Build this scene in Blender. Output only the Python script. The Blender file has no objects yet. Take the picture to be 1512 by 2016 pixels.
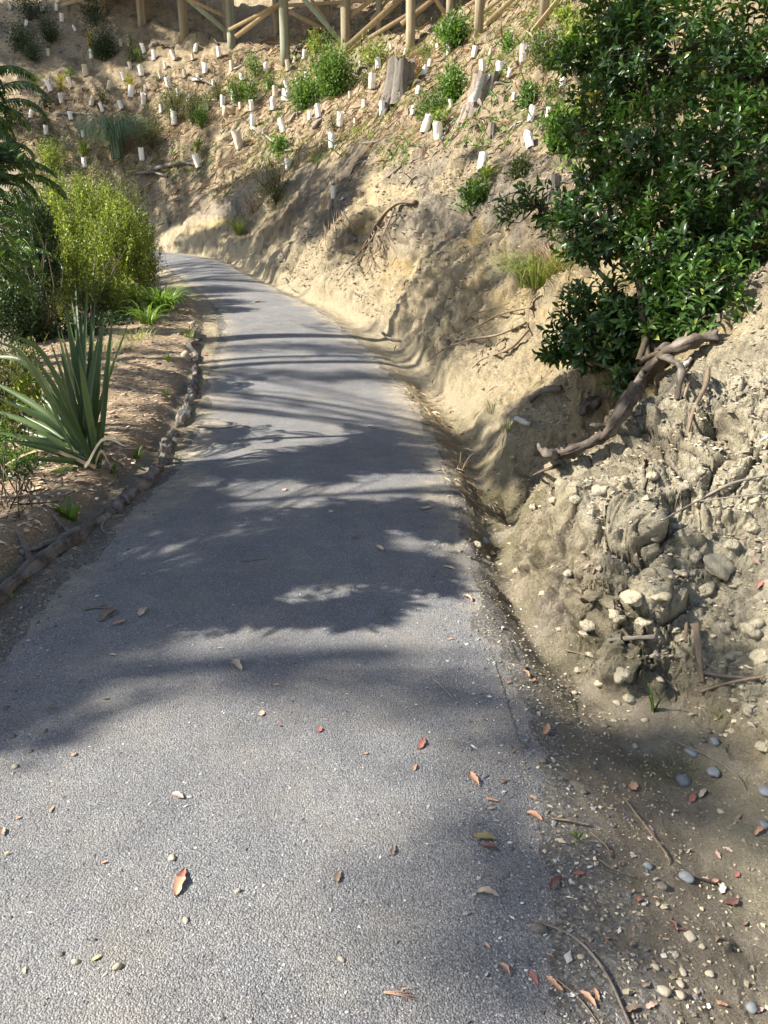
import bpy, math, random
import numpy as np
from mathutils import Vector, Matrix, Quaternion

random.seed(7)
RNG = np.random.default_rng(11)
SC = bpy.context.scene
COL = SC.collection

# ------------------------------------------------------------------ camera, sky, sun, exposure
PITCH = math.radians(18.5)
CAMH = 1.6
FPX = 1514.0
cam_d = bpy.data.cameras.new('camera')
cam = bpy.data.objects.new('camera', cam_d)
COL.objects.link(cam)
cam.location = (0, 0, CAMH)
cam.rotation_euler = (math.pi / 2 - PITCH, 0, 0)
cam_d.sensor_fit = 'VERTICAL'
cam_d.sensor_height = 24
cam_d.lens = 24 * FPX / 2016
cam_d.clip_start = 0.05
cam_d.clip_end = 400
SC.camera = cam

SUN_EL = math.radians(41)
SUN_PHI = math.radians(10)            # shadows run along (cos, sin) of this on the ground
LV = np.array([-math.cos(SUN_EL) * math.cos(SUN_PHI), -math.cos(SUN_EL) * math.sin(SUN_PHI), math.sin(SUN_EL)])
sun_d = bpy.data.lights.new('sun', 'SUN')
sun = bpy.data.objects.new('sun', sun_d)
COL.objects.link(sun)
sun_d.energy = 5.0
sun_d.angle = math.radians(0.53)
sun_d.color = (1.0, 0.94, 0.84)
sun.rotation_euler = Vector(LV).to_track_quat('Z', 'Y').to_euler()
sun.location = (-20, -4, 20)

world = bpy.data.worlds.new('World')
SC.world = world
world.use_nodes = True
wn = world.node_tree
bg = wn.nodes['Background']
sky = wn.nodes.new('ShaderNodeTexSky')
sky.sky_type = 'NISHITA'
sky.sun_disc = False
sky.sun_elevation = SUN_EL
sky.sun_rotation = math.atan2(LV[0], LV[1])
sky.air_density = 1.0
sky.dust_density = 1.0
wn.links.new(sky.outputs[0], bg.inputs[0])
bg.inputs[1].default_value = 0.08
SC.view_settings.view_transform = 'Standard'
SC.view_settings.look = 'None'
SC.view_settings.gamma = 1
SC.view_settings.use_curve_mapping = False
SC.view_settings.exposure = 1.42
SC.cycles.max_bounces = 6
SC.cycles.diffuse_bounces = 3
SC.cycles.glossy_bounces = 2
SC.cycles.transmission_bounces = 3
SC.cycles.transparent_max_bounces = 4
SC.cycles.use_denoising = True
SC.cycles.use_adaptive_sampling = True
SC.cycles.adaptive_threshold = 0.02

# ------------------------------------------------------------------ noise
def hsh(ix, iy, seed):
    n = (ix.astype(np.int64) * 374761393 + iy.astype(np.int64) * 668265263 + seed * 974634777) & 0xFFFFFFFF
    n = ((n ^ (n >> 13)) * 1274126177) & 0xFFFFFFFF
    n = ((n ^ (n >> 16)) * 2246822519) & 0xFFFFFFFF
    return ((n ^ (n >> 15)) & 0xFFFFFF) / float(0xFFFFFF)

def vnoise(x, y, seed=0):
    xi = np.floor(x); yi = np.floor(y)
    fx = x - xi; fy = y - yi
    fx = fx * fx * fx * (fx * (fx * 6 - 15) + 10); fy = fy * fy * fy * (fy * (fy * 6 - 15) + 10)
    a = hsh(xi, yi, seed); b = hsh(xi + 1, yi, seed); c = hsh(xi, yi + 1, seed); d = hsh(xi + 1, yi + 1, seed)
    return (a + (b - a) * fx + (c - a) * fy + (a - b - c + d) * fx * fy) * 2 - 1

def fbm(x, y, f=1.0, octv=4, seed=0, gain=0.5):
    r = 0; a = 1.0; x = x * f; y = y * f
    for i in range(octv):
        r = r + a * vnoise(x + i * 17.3, y - i * 9.1, seed + i)
        a *= gain
        x, y = (x * 1.62 + y * 1.18), (y * 1.62 - x * 1.18)
    return r

def ridged(x, y, f=1.0, octv=4, seed=0, gain=0.5):
    r = 0; a = 1.0; x = x * f; y = y * f
    for i in range(octv):
        r = r + a * (1 - 2 * np.abs(vnoise(x + i * 7.7, y + i * 3.3, seed + i)))
        a *= gain
        x, y = (x * 1.62 + y * 1.18), (y * 1.62 - x * 1.18)
    return r

def worley(x, y, f=1.0, seed=0, jit=0.9):
    x = x * f; y = y * f
    xi = np.floor(x); yi = np.floor(y)
    f1 = np.full(x.shape, 9.0); f2 = np.full(x.shape, 9.0); cr = np.zeros(x.shape)
    for dx in (-1, 0, 1):
        for dy in (-1, 0, 1):
            cx = xi + dx; cy = yi + dy
            px = cx + 0.5 + (hsh(cx, cy, seed) - 0.5) * jit
            py = cy + 0.5 + (hsh(cx, cy, seed + 50) - 0.5) * jit
            d = np.sqrt((px - x) ** 2 + (py - y) ** 2)
            rr = hsh(cx, cy, seed + 90)
            nearer = d < f1
            f2 = np.where(nearer, f1, np.minimum(f2, d))
            cr = np.where(nearer, rr, cr)
            f1 = np.where(nearer, d, f1)
    return f1, f2, cr

def hsh3(ix, iy, iz, seed):
    n = (ix.astype(np.int64) * 374761393 + iy.astype(np.int64) * 668265263 + iz.astype(np.int64) * 1440662683 + seed * 974634777) & 0xFFFFFFFF
    n = ((n ^ (n >> 13)) * 1274126177) & 0xFFFFFFFF
    n = ((n ^ (n >> 16)) * 2246822519) & 0xFFFFFFFF
    return ((n ^ (n >> 15)) & 0xFFFFFF) / float(0xFFFFFF)

def vnoise3(x, y, z, seed=0):
    xi = np.floor(x); yi = np.floor(y); zi = np.floor(z)
    fx = x - xi; fy = y - yi; fz = z - zi
    fx = fx * fx * (3 - 2 * fx); fy = fy * fy * (3 - 2 * fy); fz = fz * fz * (3 - 2 * fz)
    r = 0
    for dx in (0, 1):
        for dy in (0, 1):
            for dz in (0, 1):
                r = r + hsh3(xi + dx, yi + dy, zi + dz, seed) * (fx if dx else 1 - fx) * (fy if dy else 1 - fy) * (fz if dz else 1 - fz)
    return r * 2 - 1

def fbm3(P, f, octv, seed=0, gain=.5, ridge=False):
    x, y, z = P[:, 0] * f, P[:, 1] * f, P[:, 2] * f; r = 0; a = 1.0
    for i in range(octv):
        v = vnoise3(x + i * 5.3, y - i * 3.7, z + i * 1.9, seed + i)
        r = r + a * ((1 - 2 * np.abs(v)) if ridge else v); a *= gain
        x, y, z = (x * 1.6 + z * 1.2), (y * 1.9 + x * .3), (z * 1.6 - x * 1.1)
    return r

def worley3(P, f, seed=0):
    x, y, z = P[:, 0] * f, P[:, 1] * f, P[:, 2] * f
    xi = np.floor(x); yi = np.floor(y); zi = np.floor(z)
    f1 = np.full(x.shape, 9.0); f2 = np.full(x.shape, 9.0); cr = np.zeros(x.shape)
    for dx in (-1, 0, 1):
        for dy in (-1, 0, 1):
            for dz in (-1, 0, 1):
                cx = xi + dx; cy = yi + dy; cz = zi + dz; h = hsh3(cx, cy, cz, seed)
                h2 = (h * 977.13) % 1.0; h3 = (h * 7919.7) % 1.0
                d = (cx + .1 + .8 * h - x) ** 2 + (cy + .1 + .8 * h2 - y) ** 2 + (cz + .1 + .8 * h3 - z) ** 2
                near = d < f1
                f2 = np.where(near, f1, np.minimum(f2, d)); cr = np.where(near, (h * 131.7) % 1.0, cr); f1 = np.where(near, d, f1)
    return np.sqrt(f1), np.sqrt(f2), cr

def sstep(a, b, x):
    t = np.clip((x - a) / (b - a), 0, 1)
    return t * t * (3 - 2 * t)

def smin(a, b, k):
    h = np.clip(0.5 + 0.5 * (b - a) / k, 0, 1)
    return b + (a - b) * h - k * h * (1 - h)

# ------------------------------------------------------------------ camera maths (for laying the place out in metres)
CP, SP = math.cos(PITCH), math.sin(PITCH)
def ray(px, py):
    u = (px - 756) / FPX; t = (py - 1008) / FPX
    return np.array([u, CP - t * SP, -SP - t * CP])
def W(px, py, d):
    return np.array([0, 0, CAMH]) + d * ray(px, py)
def to_px(p):
    p = np.asarray(p) - np.array([0, 0, CAMH])
    d = p[..., 1] * CP - p[..., 2] * SP
    up = p[..., 1] * SP + p[..., 2] * CP
    return 756 + FPX * p[..., 0] / d, 1008 - FPX * up / d, d

# ------------------------------------------------------------------ path: edges in metres
ROWS = [  # y, left edge x, right edge x, depth
    (2016, -1150, 1170, 1.69), (1700, -520, 1110, 2.13), (1500, -140, 1050, 2.56), (1200, 75, 930, 3.66), (1000, 285, 893, 5.12),
    (900, 380, 866, 6.45), (800, 407, 812, 8.25), (700, 432, 737, 10.6), (650, 440, 680, 12.2), (600, 422, 612, 14.2),
    (560, 380, 515, 17.0), (525, 335, 450, 20.5), (505, 280, 395, 23.2)]
ctr, hwx, zr = [], [], []
for (y, xl, xr, d) in ROWS:
    a = W(xl, y, d); b = W(xr, y, d)
    ctr.append(((a[0] + b[0]) / 2, a[1])); hwx.append((b[0] - a[0]) / 2); zr.append(a[2])
ctr = np.array(ctr); hwx = np.array(hwx); zr = np.array(zr)
hwx[0] = hwx[1] = hwx[2] = 1.02
ctr[0][0] = 0.46 - 1.02; ctr[1][0] = 0.50 - 1.02; ctr[2][0] = 0.50 - 1.02
zr[0:5] = [0, 0, 0, 0, 0]
pre = np.array([[-0.4, -14.0], [-0.5, -6.0], [-0.56, -1.0]])
post = np.array([[-9.6, 26.8], [-13.0, 28.3], [-17.5, 29.3], [-24, 30.0], [-34, 30.4]])
ctr = np.vstack([pre, ctr, post])
zr = np.concatenate([[-0.5, -0.1, 0], zr, [1.9, 2.3, 2.8, 3.4, 4.2]])
hwx = np.concatenate([[1.02] * 3, hwx, [1.0] * 5])
arc = np.concatenate([[0], np.cumsum(np.hypot(*np.diff(ctr, axis=0).T))])
NP_ = 150
ai = np.linspace(0, arc[-1], NP_)
def smooth(v, n=3):
    for _ in range(n):
        v = np.concatenate([[v[0]], (v[:-2] + 2 * v[1:-1] + v[2:]) / 4, [v[-1]]])
    return v
PX = smooth(np.interp(ai, arc, ctr[:, 0]), 6); PY = smooth(np.interp(ai, arc, ctr[:, 1]), 6)
PZ = smooth(np.interp(ai, arc, zr), 6)
tang = np.stack([np.gradient(PX), np.gradient(PY)], 1); tang /= np.linalg.norm(tang, axis=1)[:, None]
PH = smooth(np.where(ai > arc[14], 1.0, np.interp(ai, arc, hwx) * tang[:, 1] ** 0.9), 3)
PH = np.clip(PH, 0.82, 1.1)
# lookup grids
GX0, GX1, GY0, GY1, GS = -42.0, 44.0, -20.0, 64.0, 0.16
gx = np.arange(GX0, GX1 + GS, GS); gy = np.arange(GY0, GY1 + GS, GS)
MX, MY = np.meshgrid(gx, gy, indexing='ij')
bd = np.full(MX.shape, 1e9); bc = np.zeros(MX.shape); bq = np.zeros(MX.shape)
for i in range(NP_ - 1):
    ax, ay, bx_, by_ = PX[i], PY[i], PX[i + 1], PY[i + 1]
    dx, dy = bx_ - ax, by_ - ay; L2 = dx * dx + dy * dy
    t = np.clip(((MX - ax) * dx + (MY - ay) * dy) / L2, 0, 1)
    ex = MX - ax - t * dx; ey = MY - ay - t * dy
    d2 = ex * ex + ey * ey
    m = d2 < bd
    side = dx * ey - dy * ex          # positive = left
    bd = np.where(m, d2, bd)
    bc = np.where(m, -np.sign(side) * np.sqrt(d2), bc)
    bq = np.where(m, i + t, bq)
# bq: index along the path
def lookup(x, y):
    u = np.clip((x - GX0) / GS, 0, len(gx) - 1.001); v = np.clip((y - GY0) / GS, 0, len(gy) - 1.001)
    i = u.astype(int); j = v.astype(int); fu = u - i; fv = v - j
    def bl(g):
        return (g[i, j] * (1 - fu) + g[i + 1, j] * fu) * (1 - fv) + (g[i, j + 1] * (1 - fu) + g[i + 1, j + 1] * fu) * fv
    return bl(bc), bl(bq)
IDX = np.arange(NP_)
def tab(q_y, pts):
    return np.interp(q_y, [p[0] for p in pts], [p[1] for p in pts])
# monotone "station" along the path: the arc length measured so that it equals world y near the camera
ST = ai + (np.interp(0.0, PY, ai) * -1.0)

def dome(x, y, cx, cy, rx, ry, rot, p=2.0):
    c, s = math.cos(rot), math.sin(rot)
    u = ((x - cx) * c + (y - cy) * s) / rx; v = (-(x - cx) * s + (y - cy) * c) / ry
    r = (np.abs(u) ** p + np.abs(v) ** p) ** (1 / p)
    return r

def terrain(x, y, full=True):
    """height and material zones of the ground at x, y"""
    x = np.asarray(x, float); y = np.asarray(y, float)
    c, qi = lookup(x, y)
    st = np.interp(qi, IDX, ST); zp = np.interp(qi, IDX, PZ); hw = np.interp(qi, IDX, PH)
    edge = fbm(x, y, 2.2, 5, 5, .62) * 0.07
    sr = c - hw; ul = -c - hw
    crown = 0.035 * (1 - np.clip(np.abs(c) / hw, 0, 1.2) ** 2)
    # right: verge, ditch, bank, hill
    toe = tab(st, [(1.5, .78), (2.5, .60), (3.2, .36), (4.3, .27), (4.9, .38), (7, .55), (9, .55), (12, .5), (16, .28), (40, .2)]) + fbm(x, y, 1.1, 2, 31) * 0.06
    dd = tab(st, [(1, .08), (3, .09), (4.5, .13), (6.5, .17), (8.5, .12), (11, .03), (40, .0)])
    fs = tab(st, [(1.5, .55), (3, .75), (4.5, .95), (6, 1.15), (8, 1.3), (12, 1.38), (17, 1.3), (24, 1.1), (40, 1.0)])
    fh = tab(st, [(2, 1.0), (5, 1.35), (8, 2.0), (12, 2.5), (16, 2.6), (20, 2.3), (26, 1.7), (40, 1.5)])
    hs = tab(st, [(2, .5), (8, .64), (14, .76), (22, .84), (40, .84)])
    sp = np.clip(sr - toe, 0, None)
    warp = fbm(x, y, .35, 2, 77) * 0.35
    face = fs * sp
    hill = fh * (1 + warp * .3) + hs * (sp - fh / fs)
    bank = smin(face, hill, 0.7)
    bank = np.where(sp > 0, np.clip(bank, 0, None), 0)
    bank = np.minimum(bank, 20 + 0.12 * bank)
    ditch = -dd * np.exp(-((sr - toe * 0.72) / (toe * 0.35)) ** 2)
    verge_r = -0.03 * sstep(0, .3, sr)
    # left: verge, bed, falling ground
    bw = tab(st, [(0, .6), (4, .8), (6, 1.15), (9, 1.9), (12, 2.2), (15, 1.5), (19, .8), (40, .6)])
    bedz = 0.09 * sstep(.26, .48, ul) + 0.05 * np.sin(np.clip((ul - .3) / bw, 0, 1) * math.pi)
    drop = -0.52 * np.clip(ul - bw - .35, 0, None)
    drop = np.maximum(drop, -4.5 + 0.04 * drop)
    left = np.where(ul > 0, bedz + smin(drop, np.zeros_like(drop), .25) + 0.06, 0)
    left = np.where(ul > 0, bedz + drop, 0)
    far_l = sstep(15, 18, st)
    left = left * (1 - far_l) + far_l * np.where(ul > 0, np.maximum(-0.15 * ul, -1.2), 0)
    z = zp + np.where(np.abs(c) < hw, crown, 0) + np.where(sr > 0, verge_r + ditch + bank, 0) + left
    # clay mound beside the ditch, hollow behind it
    m1 = 1 - sstep(.30, 1.15, dome(x, y, 1.30, 3.80, .86, .68, .25, 2.6) + fbm(x, y, 2.3, 3, 91) * .10)
    m2 = 1 - sstep(.4, 1.1, dome(x, y, 1.02, 3.08, .44, .46, .5, 2.2) + fbm(x, y, 3.1, 3, 92) * .16)
    m3 = 1 - sstep(.45, 1.05, dome(x, y, .72, 3.95, .17, .26, .1, 2.2) + fbm(x, y, 4, 3, 96) * .14)
    m4 = 1 - sstep(.5, 1.0, dome(x, y, 1.9, 3.5, .35, .3, .1, 2.2) + fbm(x, y, 3.1, 3, 97) * .12)
    hol = np.exp(-dome(x, y, 1.42, 5.35, .58, .55, .3) ** 3)
    hol2 = np.exp(-dome(x, y, .95, 5.9, .3, .7, .0) ** 2)
    onb = sstep(0.02, .3, sr - toe * .55)
    z = z + onb * (0.28 * m1 + 0.15 * m2 + 0.10 * m4 - 0.46 * hol - .06 * hol2 + .22 * np.exp(-dome(x, y, 1.0, 6.25, .28, .5, -.3) ** 2)) + .05 * m3 * sstep(.0, .1, sr)
    # a spur and scoops in the bank face further on
    z = z + sstep(.2, .9, sp) * (0.30 * np.exp(-dome(x, y, .9, 7.6, .5, .8, .2) ** 2) - .34 * np.exp(-dome(x, y, .35, 10.6, .7, .9, .3) ** 2)
                                 + 0.25 * np.exp(-dome(x, y, 1.6, 10.5, .9, .9, .3) ** 2))
    bankm = sstep(0.0, .25, sp)
    facem = bankm * (1 - sstep(-.25, .55, face - hill))
    out = {}
    # relief
    rough = fbm(x, y, 1.3, 3, 12) * .06
    rill = ridged(st * 1.0, sp * .33, 1.8, 4, 41, .55)
    big = ridged(x, y, .9, 3, 61, .5)
    fz = np.minimum(sp * np.sqrt(1 + fs * fs), 6)
    wx = st + .35 * fbm(st, fz, .8, 3, 81); wz = fz + .35 * fbm(st, fz, .8, 3, 82)
    w1, w2, wr = worley(wx, wz * .8, 1.5, 83); w3, w4, wq = worley(wx, wz, 4.6, 85)
    crag = .12 * fbm(wx, wz, .7, 2, 84, .5) * sstep(0, .6, sp)
    rel = bankm * (rough + facem * crag * (1 - sstep(.0, 1.0, 5.2 - y) ) + facem * .03 * big + (1 - facem) * (0.12 * fbm(x, y, 1.5, 4, 14) + .05 * big))
    near = np.clip(m1 + m2 + m4 * .8 + sstep(.0, .25, sp) * (1 - sstep(4.2, 5.2, y)), 0, 1) * (1 - sstep(6.5, 8, y))
    nx = x + fbm(x, y, 5, 2, 71) * .05; ny = y + fbm(x, y, 5, 2, 72) * .05
    f1, f2, cr = worley(nx, ny, 3.6, 3)
    g1, g2, gr = worley(nx, ny, 9.5, 8)
    h1, h2, hr = worley(nx + .1 * g1, ny, 26.0, 18)
    block = (cr - .45) * .11 * sstep(.0, .14, f2 - f1) - .05 * (1 - sstep(.0, .07, f2 - f1)) \
        + (gr - .5) * .055 * sstep(.0, .2, g2 - g1) - .018 * (1 - sstep(.0, .10, g2 - g1)) + (hr - .5) * .014 * sstep(0, .25, h2 - h1)
    cob = ridged(x, y, 7, 3, 33) * .012 + fbm(x, y, 22, 3, 34) * .007
    # cracked, crumbly face further on
    out['crack'] = facem * (1 - near) * np.clip((1 - sstep(0, .07, w2 - w1)) + .6 * (1 - sstep(0, .08, w4 - w3)), 0, 1) * (vnoise(st * .8, fz * .8, 3) > -.2)
    rel = rel + bankm * (1 - facem) * (1 - near) * ((gr - .5) * .05 + fbm(x, y, 7, 3, 37) * .035)
    dm = sstep(.02, .12, sr) * (1 - bankm)
    rel = rel + dm * (fbm(x, y, 6, 4, 21) * .012 + (gr - .5) * .012 * (vnoise(x * 3, y * 3, 4) > 0))
    lm = sstep(.0, .1, ul)
    rel = rel + lm * (fbm(x, y, 5, 4, 22) * .018)
    am = (np.abs(c) < hw)
    rel = rel + am * (fbm(x, y, 1.2, 2, 23) * .006)
    z = z + rel
    if not full:
        return z
    asphalt = (np.abs(c) < hw + edge)
    out['asphalt'] = asphalt
    out['rim'] = tab(st, [(1, .15), (3, .35), (5, .9), (7, 1)]) - sstep(-.02, .30, hw - np.abs(c) + fbm(x, y, 3, 3, 44) * .10)      # 1 at the ragged edge of the path
    out['apron'] = np.clip(1 - np.maximum(sr, ul) / tab(st, [(1, .36), (4, .26), (7, .12)]), 0, 1)
    out['bed'] = (ul > .30) & (ul < bw + .7) & (st < 15.5) & (st > 1)
    out['bank'] = (sr > toe)
    # zones for colour
    clay = facem * (1 - sstep(-.12, .25, fbm(wx, wz, .55, 5, 55) + .9 * (fz / (fh + .6) - .55)))
    clay = np.maximum(clay, .9 * facem * sstep(.25, .45, fbm(wx, wz, .8, 3, 155)))
    out['ochre'] = facem * sstep(.05, .5, fbm(wx + 5, wz * 1.5, .6, 4, 56) - .25 * (fz - 1))
    clay = np.clip(clay + bankm * near * .8 + .7 * bankm * (1 - sstep(.4, 1.3, sp)) * (1 - near), 0, 1)
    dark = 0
    for (px_, py_, rx, ry, a) in [(1.30, 3.62, .20, .12, .8), (1.62, 3.7, .20, .12, .6), (1.85, 3.1, .2, .2, .4), (1.35, 5.3, .55, .45, 1.0), (1.9, 2.6, .4, .2, .4)]:  # dark soil patches; the one in the hollow paints in its shade
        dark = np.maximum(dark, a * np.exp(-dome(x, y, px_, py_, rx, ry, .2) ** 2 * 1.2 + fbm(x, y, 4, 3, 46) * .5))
    soil_shade = 0
    for (px_, py_, rx, ry, rot, a) in [(-2.4, 22.0, 1.5, 2.8, .2, .85), (-.8, 19.6, 1.0, 2.2, .2, .8), (-1.0, 16.6, .6, 1.0, .2, .7), (-3.5, 22.0, .7, 1.6, .2, .6), (.9, 12.2, .35, 1.2, .1, .4), (1.9, 9.5, .4, 1.5, .1, .6)]:  # browner soil, also painted in to deepen the tree shade above the bend
        soil_shade = np.maximum(soil_shade, a * np.exp(-dome(x, y, px_, py_, rx, ry, rot) ** 2 * 1.3 + fbm(x, y, 2.2, 4, 47) * .6))
    out['dark'] = np.clip(np.maximum(dark * onb, soil_shade * bankm), 0, 1)
    out['clay'] = clay
    out['_near'] = near * onb; out['_mound'] = np.clip(m1 + m2 + m4 + m3, 0, 1) * onb; out['_face'] = facem; out['_bank'] = bankm
    out['grey'] = np.clip(near * bankm, 0, 1)
    out['sand'] = np.clip(sstep(-.05, .08, sr) * (1 - sstep(.2, 1.2, sp)) * sstep(3.2, 4.5, st) + lm * (1 - sstep(.2, .42, ul)) * sstep(3.5, 6, st), 0, 1)
    out['mulch'] = sstep(.28, .40, ul) * (1 - sstep(15, 16.5, st))
    moss = dm * sstep(2.0, 2.6, st) * (1 - sstep(7.5, 8.5, st)) * .6 + np.exp(-dome(x, y, .86, 5.0, .26, .9, 0) ** 2) * 1.0 * sstep(.05, .2, sr)
    moss = moss + sstep(.3, .5, sr) * (1 - sstep(.9, 1.1, sr)) * (1 - sstep(2.2, 3.0, st)) * .5
    out['moss'] = np.clip(moss * (0.5 + fbm(x, y, 4, 3, 66)), 0, 1) * .6
    out['wash'] = dm * sstep(.45, .62, sr) * (1 - sstep(2.6, 3.2, st)) + dm * sstep(.1, .2, sr) * sstep(3.8, 4.2, st) * (1 - sstep(4.9, 5.3, st)) * .8
    out['duff'] = (1 - facem) * bankm * (1 - near)
    out['block'] = .6 * out['crack'] + np.clip((1 - sstep(0, .12, f2 - f1)) + .6 * (1 - sstep(0, .1, g2 - g1)), 0, 1) * near * np.clip(.3 + m1 + m2 + m4, 0, 1)
    return z, out

def H_exact(x, y):
    return terrain(np.atleast_1d(np.asarray(x, float)), np.atleast_1d(np.asarray(y, float)), False)
from mathutils.bvhtree import BVHTree
GROUND = {}
def H(x, y):
    """height of the built ground, straight above or below x, y"""
    x = np.atleast_1d(np.asarray(x, float)); y = np.atleast_1d(np.asarray(y, float)); dn = Vector((0, 0, -1)); out = np.empty(len(x))
    f, a = GROUND['front'].ray_cast, GROUND['around'].ray_cast
    for i in range(len(x)):
        o = Vector((x[i], y[i], 60.0)); h = f(o, dn)[0] or a(o, dn)[0]
        out[i] = h.z if h is not None else 0.0
    return out
def Hs(x, y):
    return float(H(x, y)[0])
def G(px, py):
    """the point of the ground that lies in this direction from where the photographer stood"""
    r = Vector(ray(px, py)); o = Vector((0, 0, CAMH)); best = None
    for k in ('front', 'around'):
        h = GROUND[k].ray_cast(o, r)[0]
        if h is not None and (best is None or (h - o).length < (best - o).length): best = h
    return np.array(best) if best is not None else np.array(o + r * 40)
def depth(p):
    return (p[1]) * CP - (p[2] - CAMH) * SP
def gnormal(p, e=.04):
    a = H([p[0] - e, p[0] + e, p[0], p[0]], [p[1], p[1], p[1] - e, p[1] + e])
    n = np.array([-(a[1] - a[0]) / (2 * e), -(a[3] - a[2]) / (2 * e), 1.0])
    return n / np.linalg.norm(n)

# ------------------------------------------------------------------ mesh building
class MB:
    def __init__(s):
        s.v = []; s.f4 = []; s.f3 = []; s.r = []; s.n = 0; s.k = []
    def add(s, v, q=None, t=None, rnd=0.0, k=0.0):
        v = np.asarray(v, float).reshape(-1, 3)
        s.v.append(v)
        s.r.append(np.broadcast_to(np.asarray(rnd, float), (len(v),)).copy())
        s.k.append(np.broadcast_to(np.asarray(k, float), (len(v),)).copy())
        if q is not None and len(q): s.f4.append(np.asarray(q, int) + s.n)
        if t is not None and len(t): s.f3.append(np.asarray(t, int) + s.n)
        s.n += len(v)
        return s
    def mesh(s, name, mat, smooth=True, origin=None):
        v = np.concatenate(s.v) if s.v else np.zeros((0, 3))
        if origin is not None: v = v - np.asarray(origin)
        f4 = np.concatenate(s.f4) if s.f4 else np.zeros((0, 4), int)
        f3 = np.concatenate(s.f3) if s.f3 else np.zeros((0, 3), int)
        me = bpy.data.meshes.new(name)
        me.vertices.add(len(v)); me.vertices.foreach_set('co', v.astype(np.float32).ravel())
        loops = np.concatenate([f4.ravel(), f3.ravel()]).astype(np.int32)
        me.loops.add(len(loops)); me.loops.foreach_set('vertex_index', loops)
        nf = len(f4) + len(f3)
        me.polygons.add(nf)
        st = np.concatenate([np.arange(len(f4)) * 4, len(f4) * 4 + np.arange(len(f3)) * 3]).astype(np.int32)
        me.polygons.foreach_set('loop_start', st)
        me.polygons.foreach_set('use_smooth', np.full(nf, smooth))
        me.update(calc_edges=True)
        at = me.attributes.new('rnd', 'FLOAT', 'POINT'); at.data.foreach_set('value', np.concatenate(s.r).astype(np.float32))
        at = me.attributes.new('ke', 'FLOAT', 'POINT'); at.data.foreach_set('value', np.concatenate(s.k).astype(np.float32))
        if mat: me.materials.append(mat)
        return me
    def build(s, name, mat, parent=None, smooth=True, origin=None, **tags):
        """one mesh object; with a parent the vertices are taken relative to the parent's place"""
        if parent is not None:
            origin = np.zeros(3); q_ = parent
            while q_ is not None: origin = origin + np.array(q_.location); q_ = q_.parent
        me = s.mesh(name, mat, smooth, origin)
        o = bpy.data.objects.new(name, me); COL.objects.link(o)
        if parent is not None: o.parent = parent
        elif origin is not None: o.location = origin
        for k_, v_ in tags.items(): o[k_] = v_
        return o

def thing(name, loc, label, category, group=None):
    o = bpy.data.objects.new(name, None); COL.objects.link(o)
    o.empty_display_size = .1
    o.location = tuple(float(a) for a in loc); o['label'] = label; o['category'] = category
    if group: o['group'] = group
    return o

def norm(a):
    a = np.asarray(a, float); return a / (np.linalg.norm(a, axis=-1, keepdims=True) + 1e-12)

def tube(mb, pts, rad, n=8, rnd=0.0, rough=0.0, cap=True, flat=1.0, seed=0):
    pts = np.asarray(pts, float); m = len(pts); rad = np.broadcast_to(np.asarray(rad, float), (m,))
    tg = norm(np.gradient(pts, axis=0))
    up = np.array([0, 0, 1.0]) if abs(tg[0][2]) < .9 else np.array([1.0, 0, 0])
    a = norm(np.cross(tg[0], up)); A = [a]
    for i in range(1, m):
        a = a - tg[i] * np.dot(a, tg[i]); a = norm(a); A.append(a)
    A = np.array(A); B = np.cross(tg, A)
    th = np.linspace(0, 2 * math.pi, n, endpoint=False)
    rr = rad[:, None] * np.ones((1, n))
    if rough:
        rr = rr * (1 + rough * 1.1 * (hsh(np.arange(n), np.full(n, 7), seed + 21)[None] - .5))
        ii, jj = np.meshgrid(np.arange(m), np.arange(n), indexing='ij')
        rr = rr * (1 + rough * vnoise(ii * .22 + seed, jj * .7, seed + 3) * .8 + rough * (hsh(ii, jj, seed) - .5) * .35)
    V = pts[:, None] + rr[..., None] * (np.cos(th)[None, :, None] * A[:, None] + flat * np.sin(th)[None, :, None] * B[:, None])
    V = V.reshape(-1, 3)
    i, j = np.meshgrid(np.arange(m - 1), np.arange(n), indexing='ij')
    j2 = (j + 1) % n
    q = np.stack([i * n + j, i * n + j2, (i + 1) * n + j2, (i + 1) * n + j], -1).reshape(-1, 4)
    t = None
    if cap:
        V = np.vstack([V, pts[0], pts[-1]])
        c0, c1 = m * n, m * n + 1
        t = [[c0, (k + 1) % n, k] for k in range(n)] + [[c1, (m - 1) * n + k, (m - 1) * n + (k + 1) % n] for k in range(n)]
    kk = np.zeros(len(V))
    if cap: kk[-2:] = 1
    rv = np.full(len(V), float(rnd))
    if rough: rv[:m * n] = np.tile(hsh(np.arange(n), np.full(n, 3), seed + 5), m)
    mb.add(V, q, t, rv, kk)

def curve_pts(pts, n):
    """Catmull-Rom through the points"""
    pts = np.asarray(pts, float)
    P = np.vstack([2 * pts[0] - pts[1], pts, 2 * pts[-1] - pts[-2]])
    out = []
    m = len(pts) - 1
    for u in np.linspace(0, m - 1e-6, n):
        i = int(u); t = u - i
        p0, p1, p2, p3 = P[i:i + 4]
        out.append(.5 * ((2 * p1) + (-p0 + p2) * t + (2 * p0 - 5 * p1 + 4 * p2 - p3) * t * t + (-p0 + 3 * p1 - 3 * p2 + p3) * t ** 3))
    return np.array(out)

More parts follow.
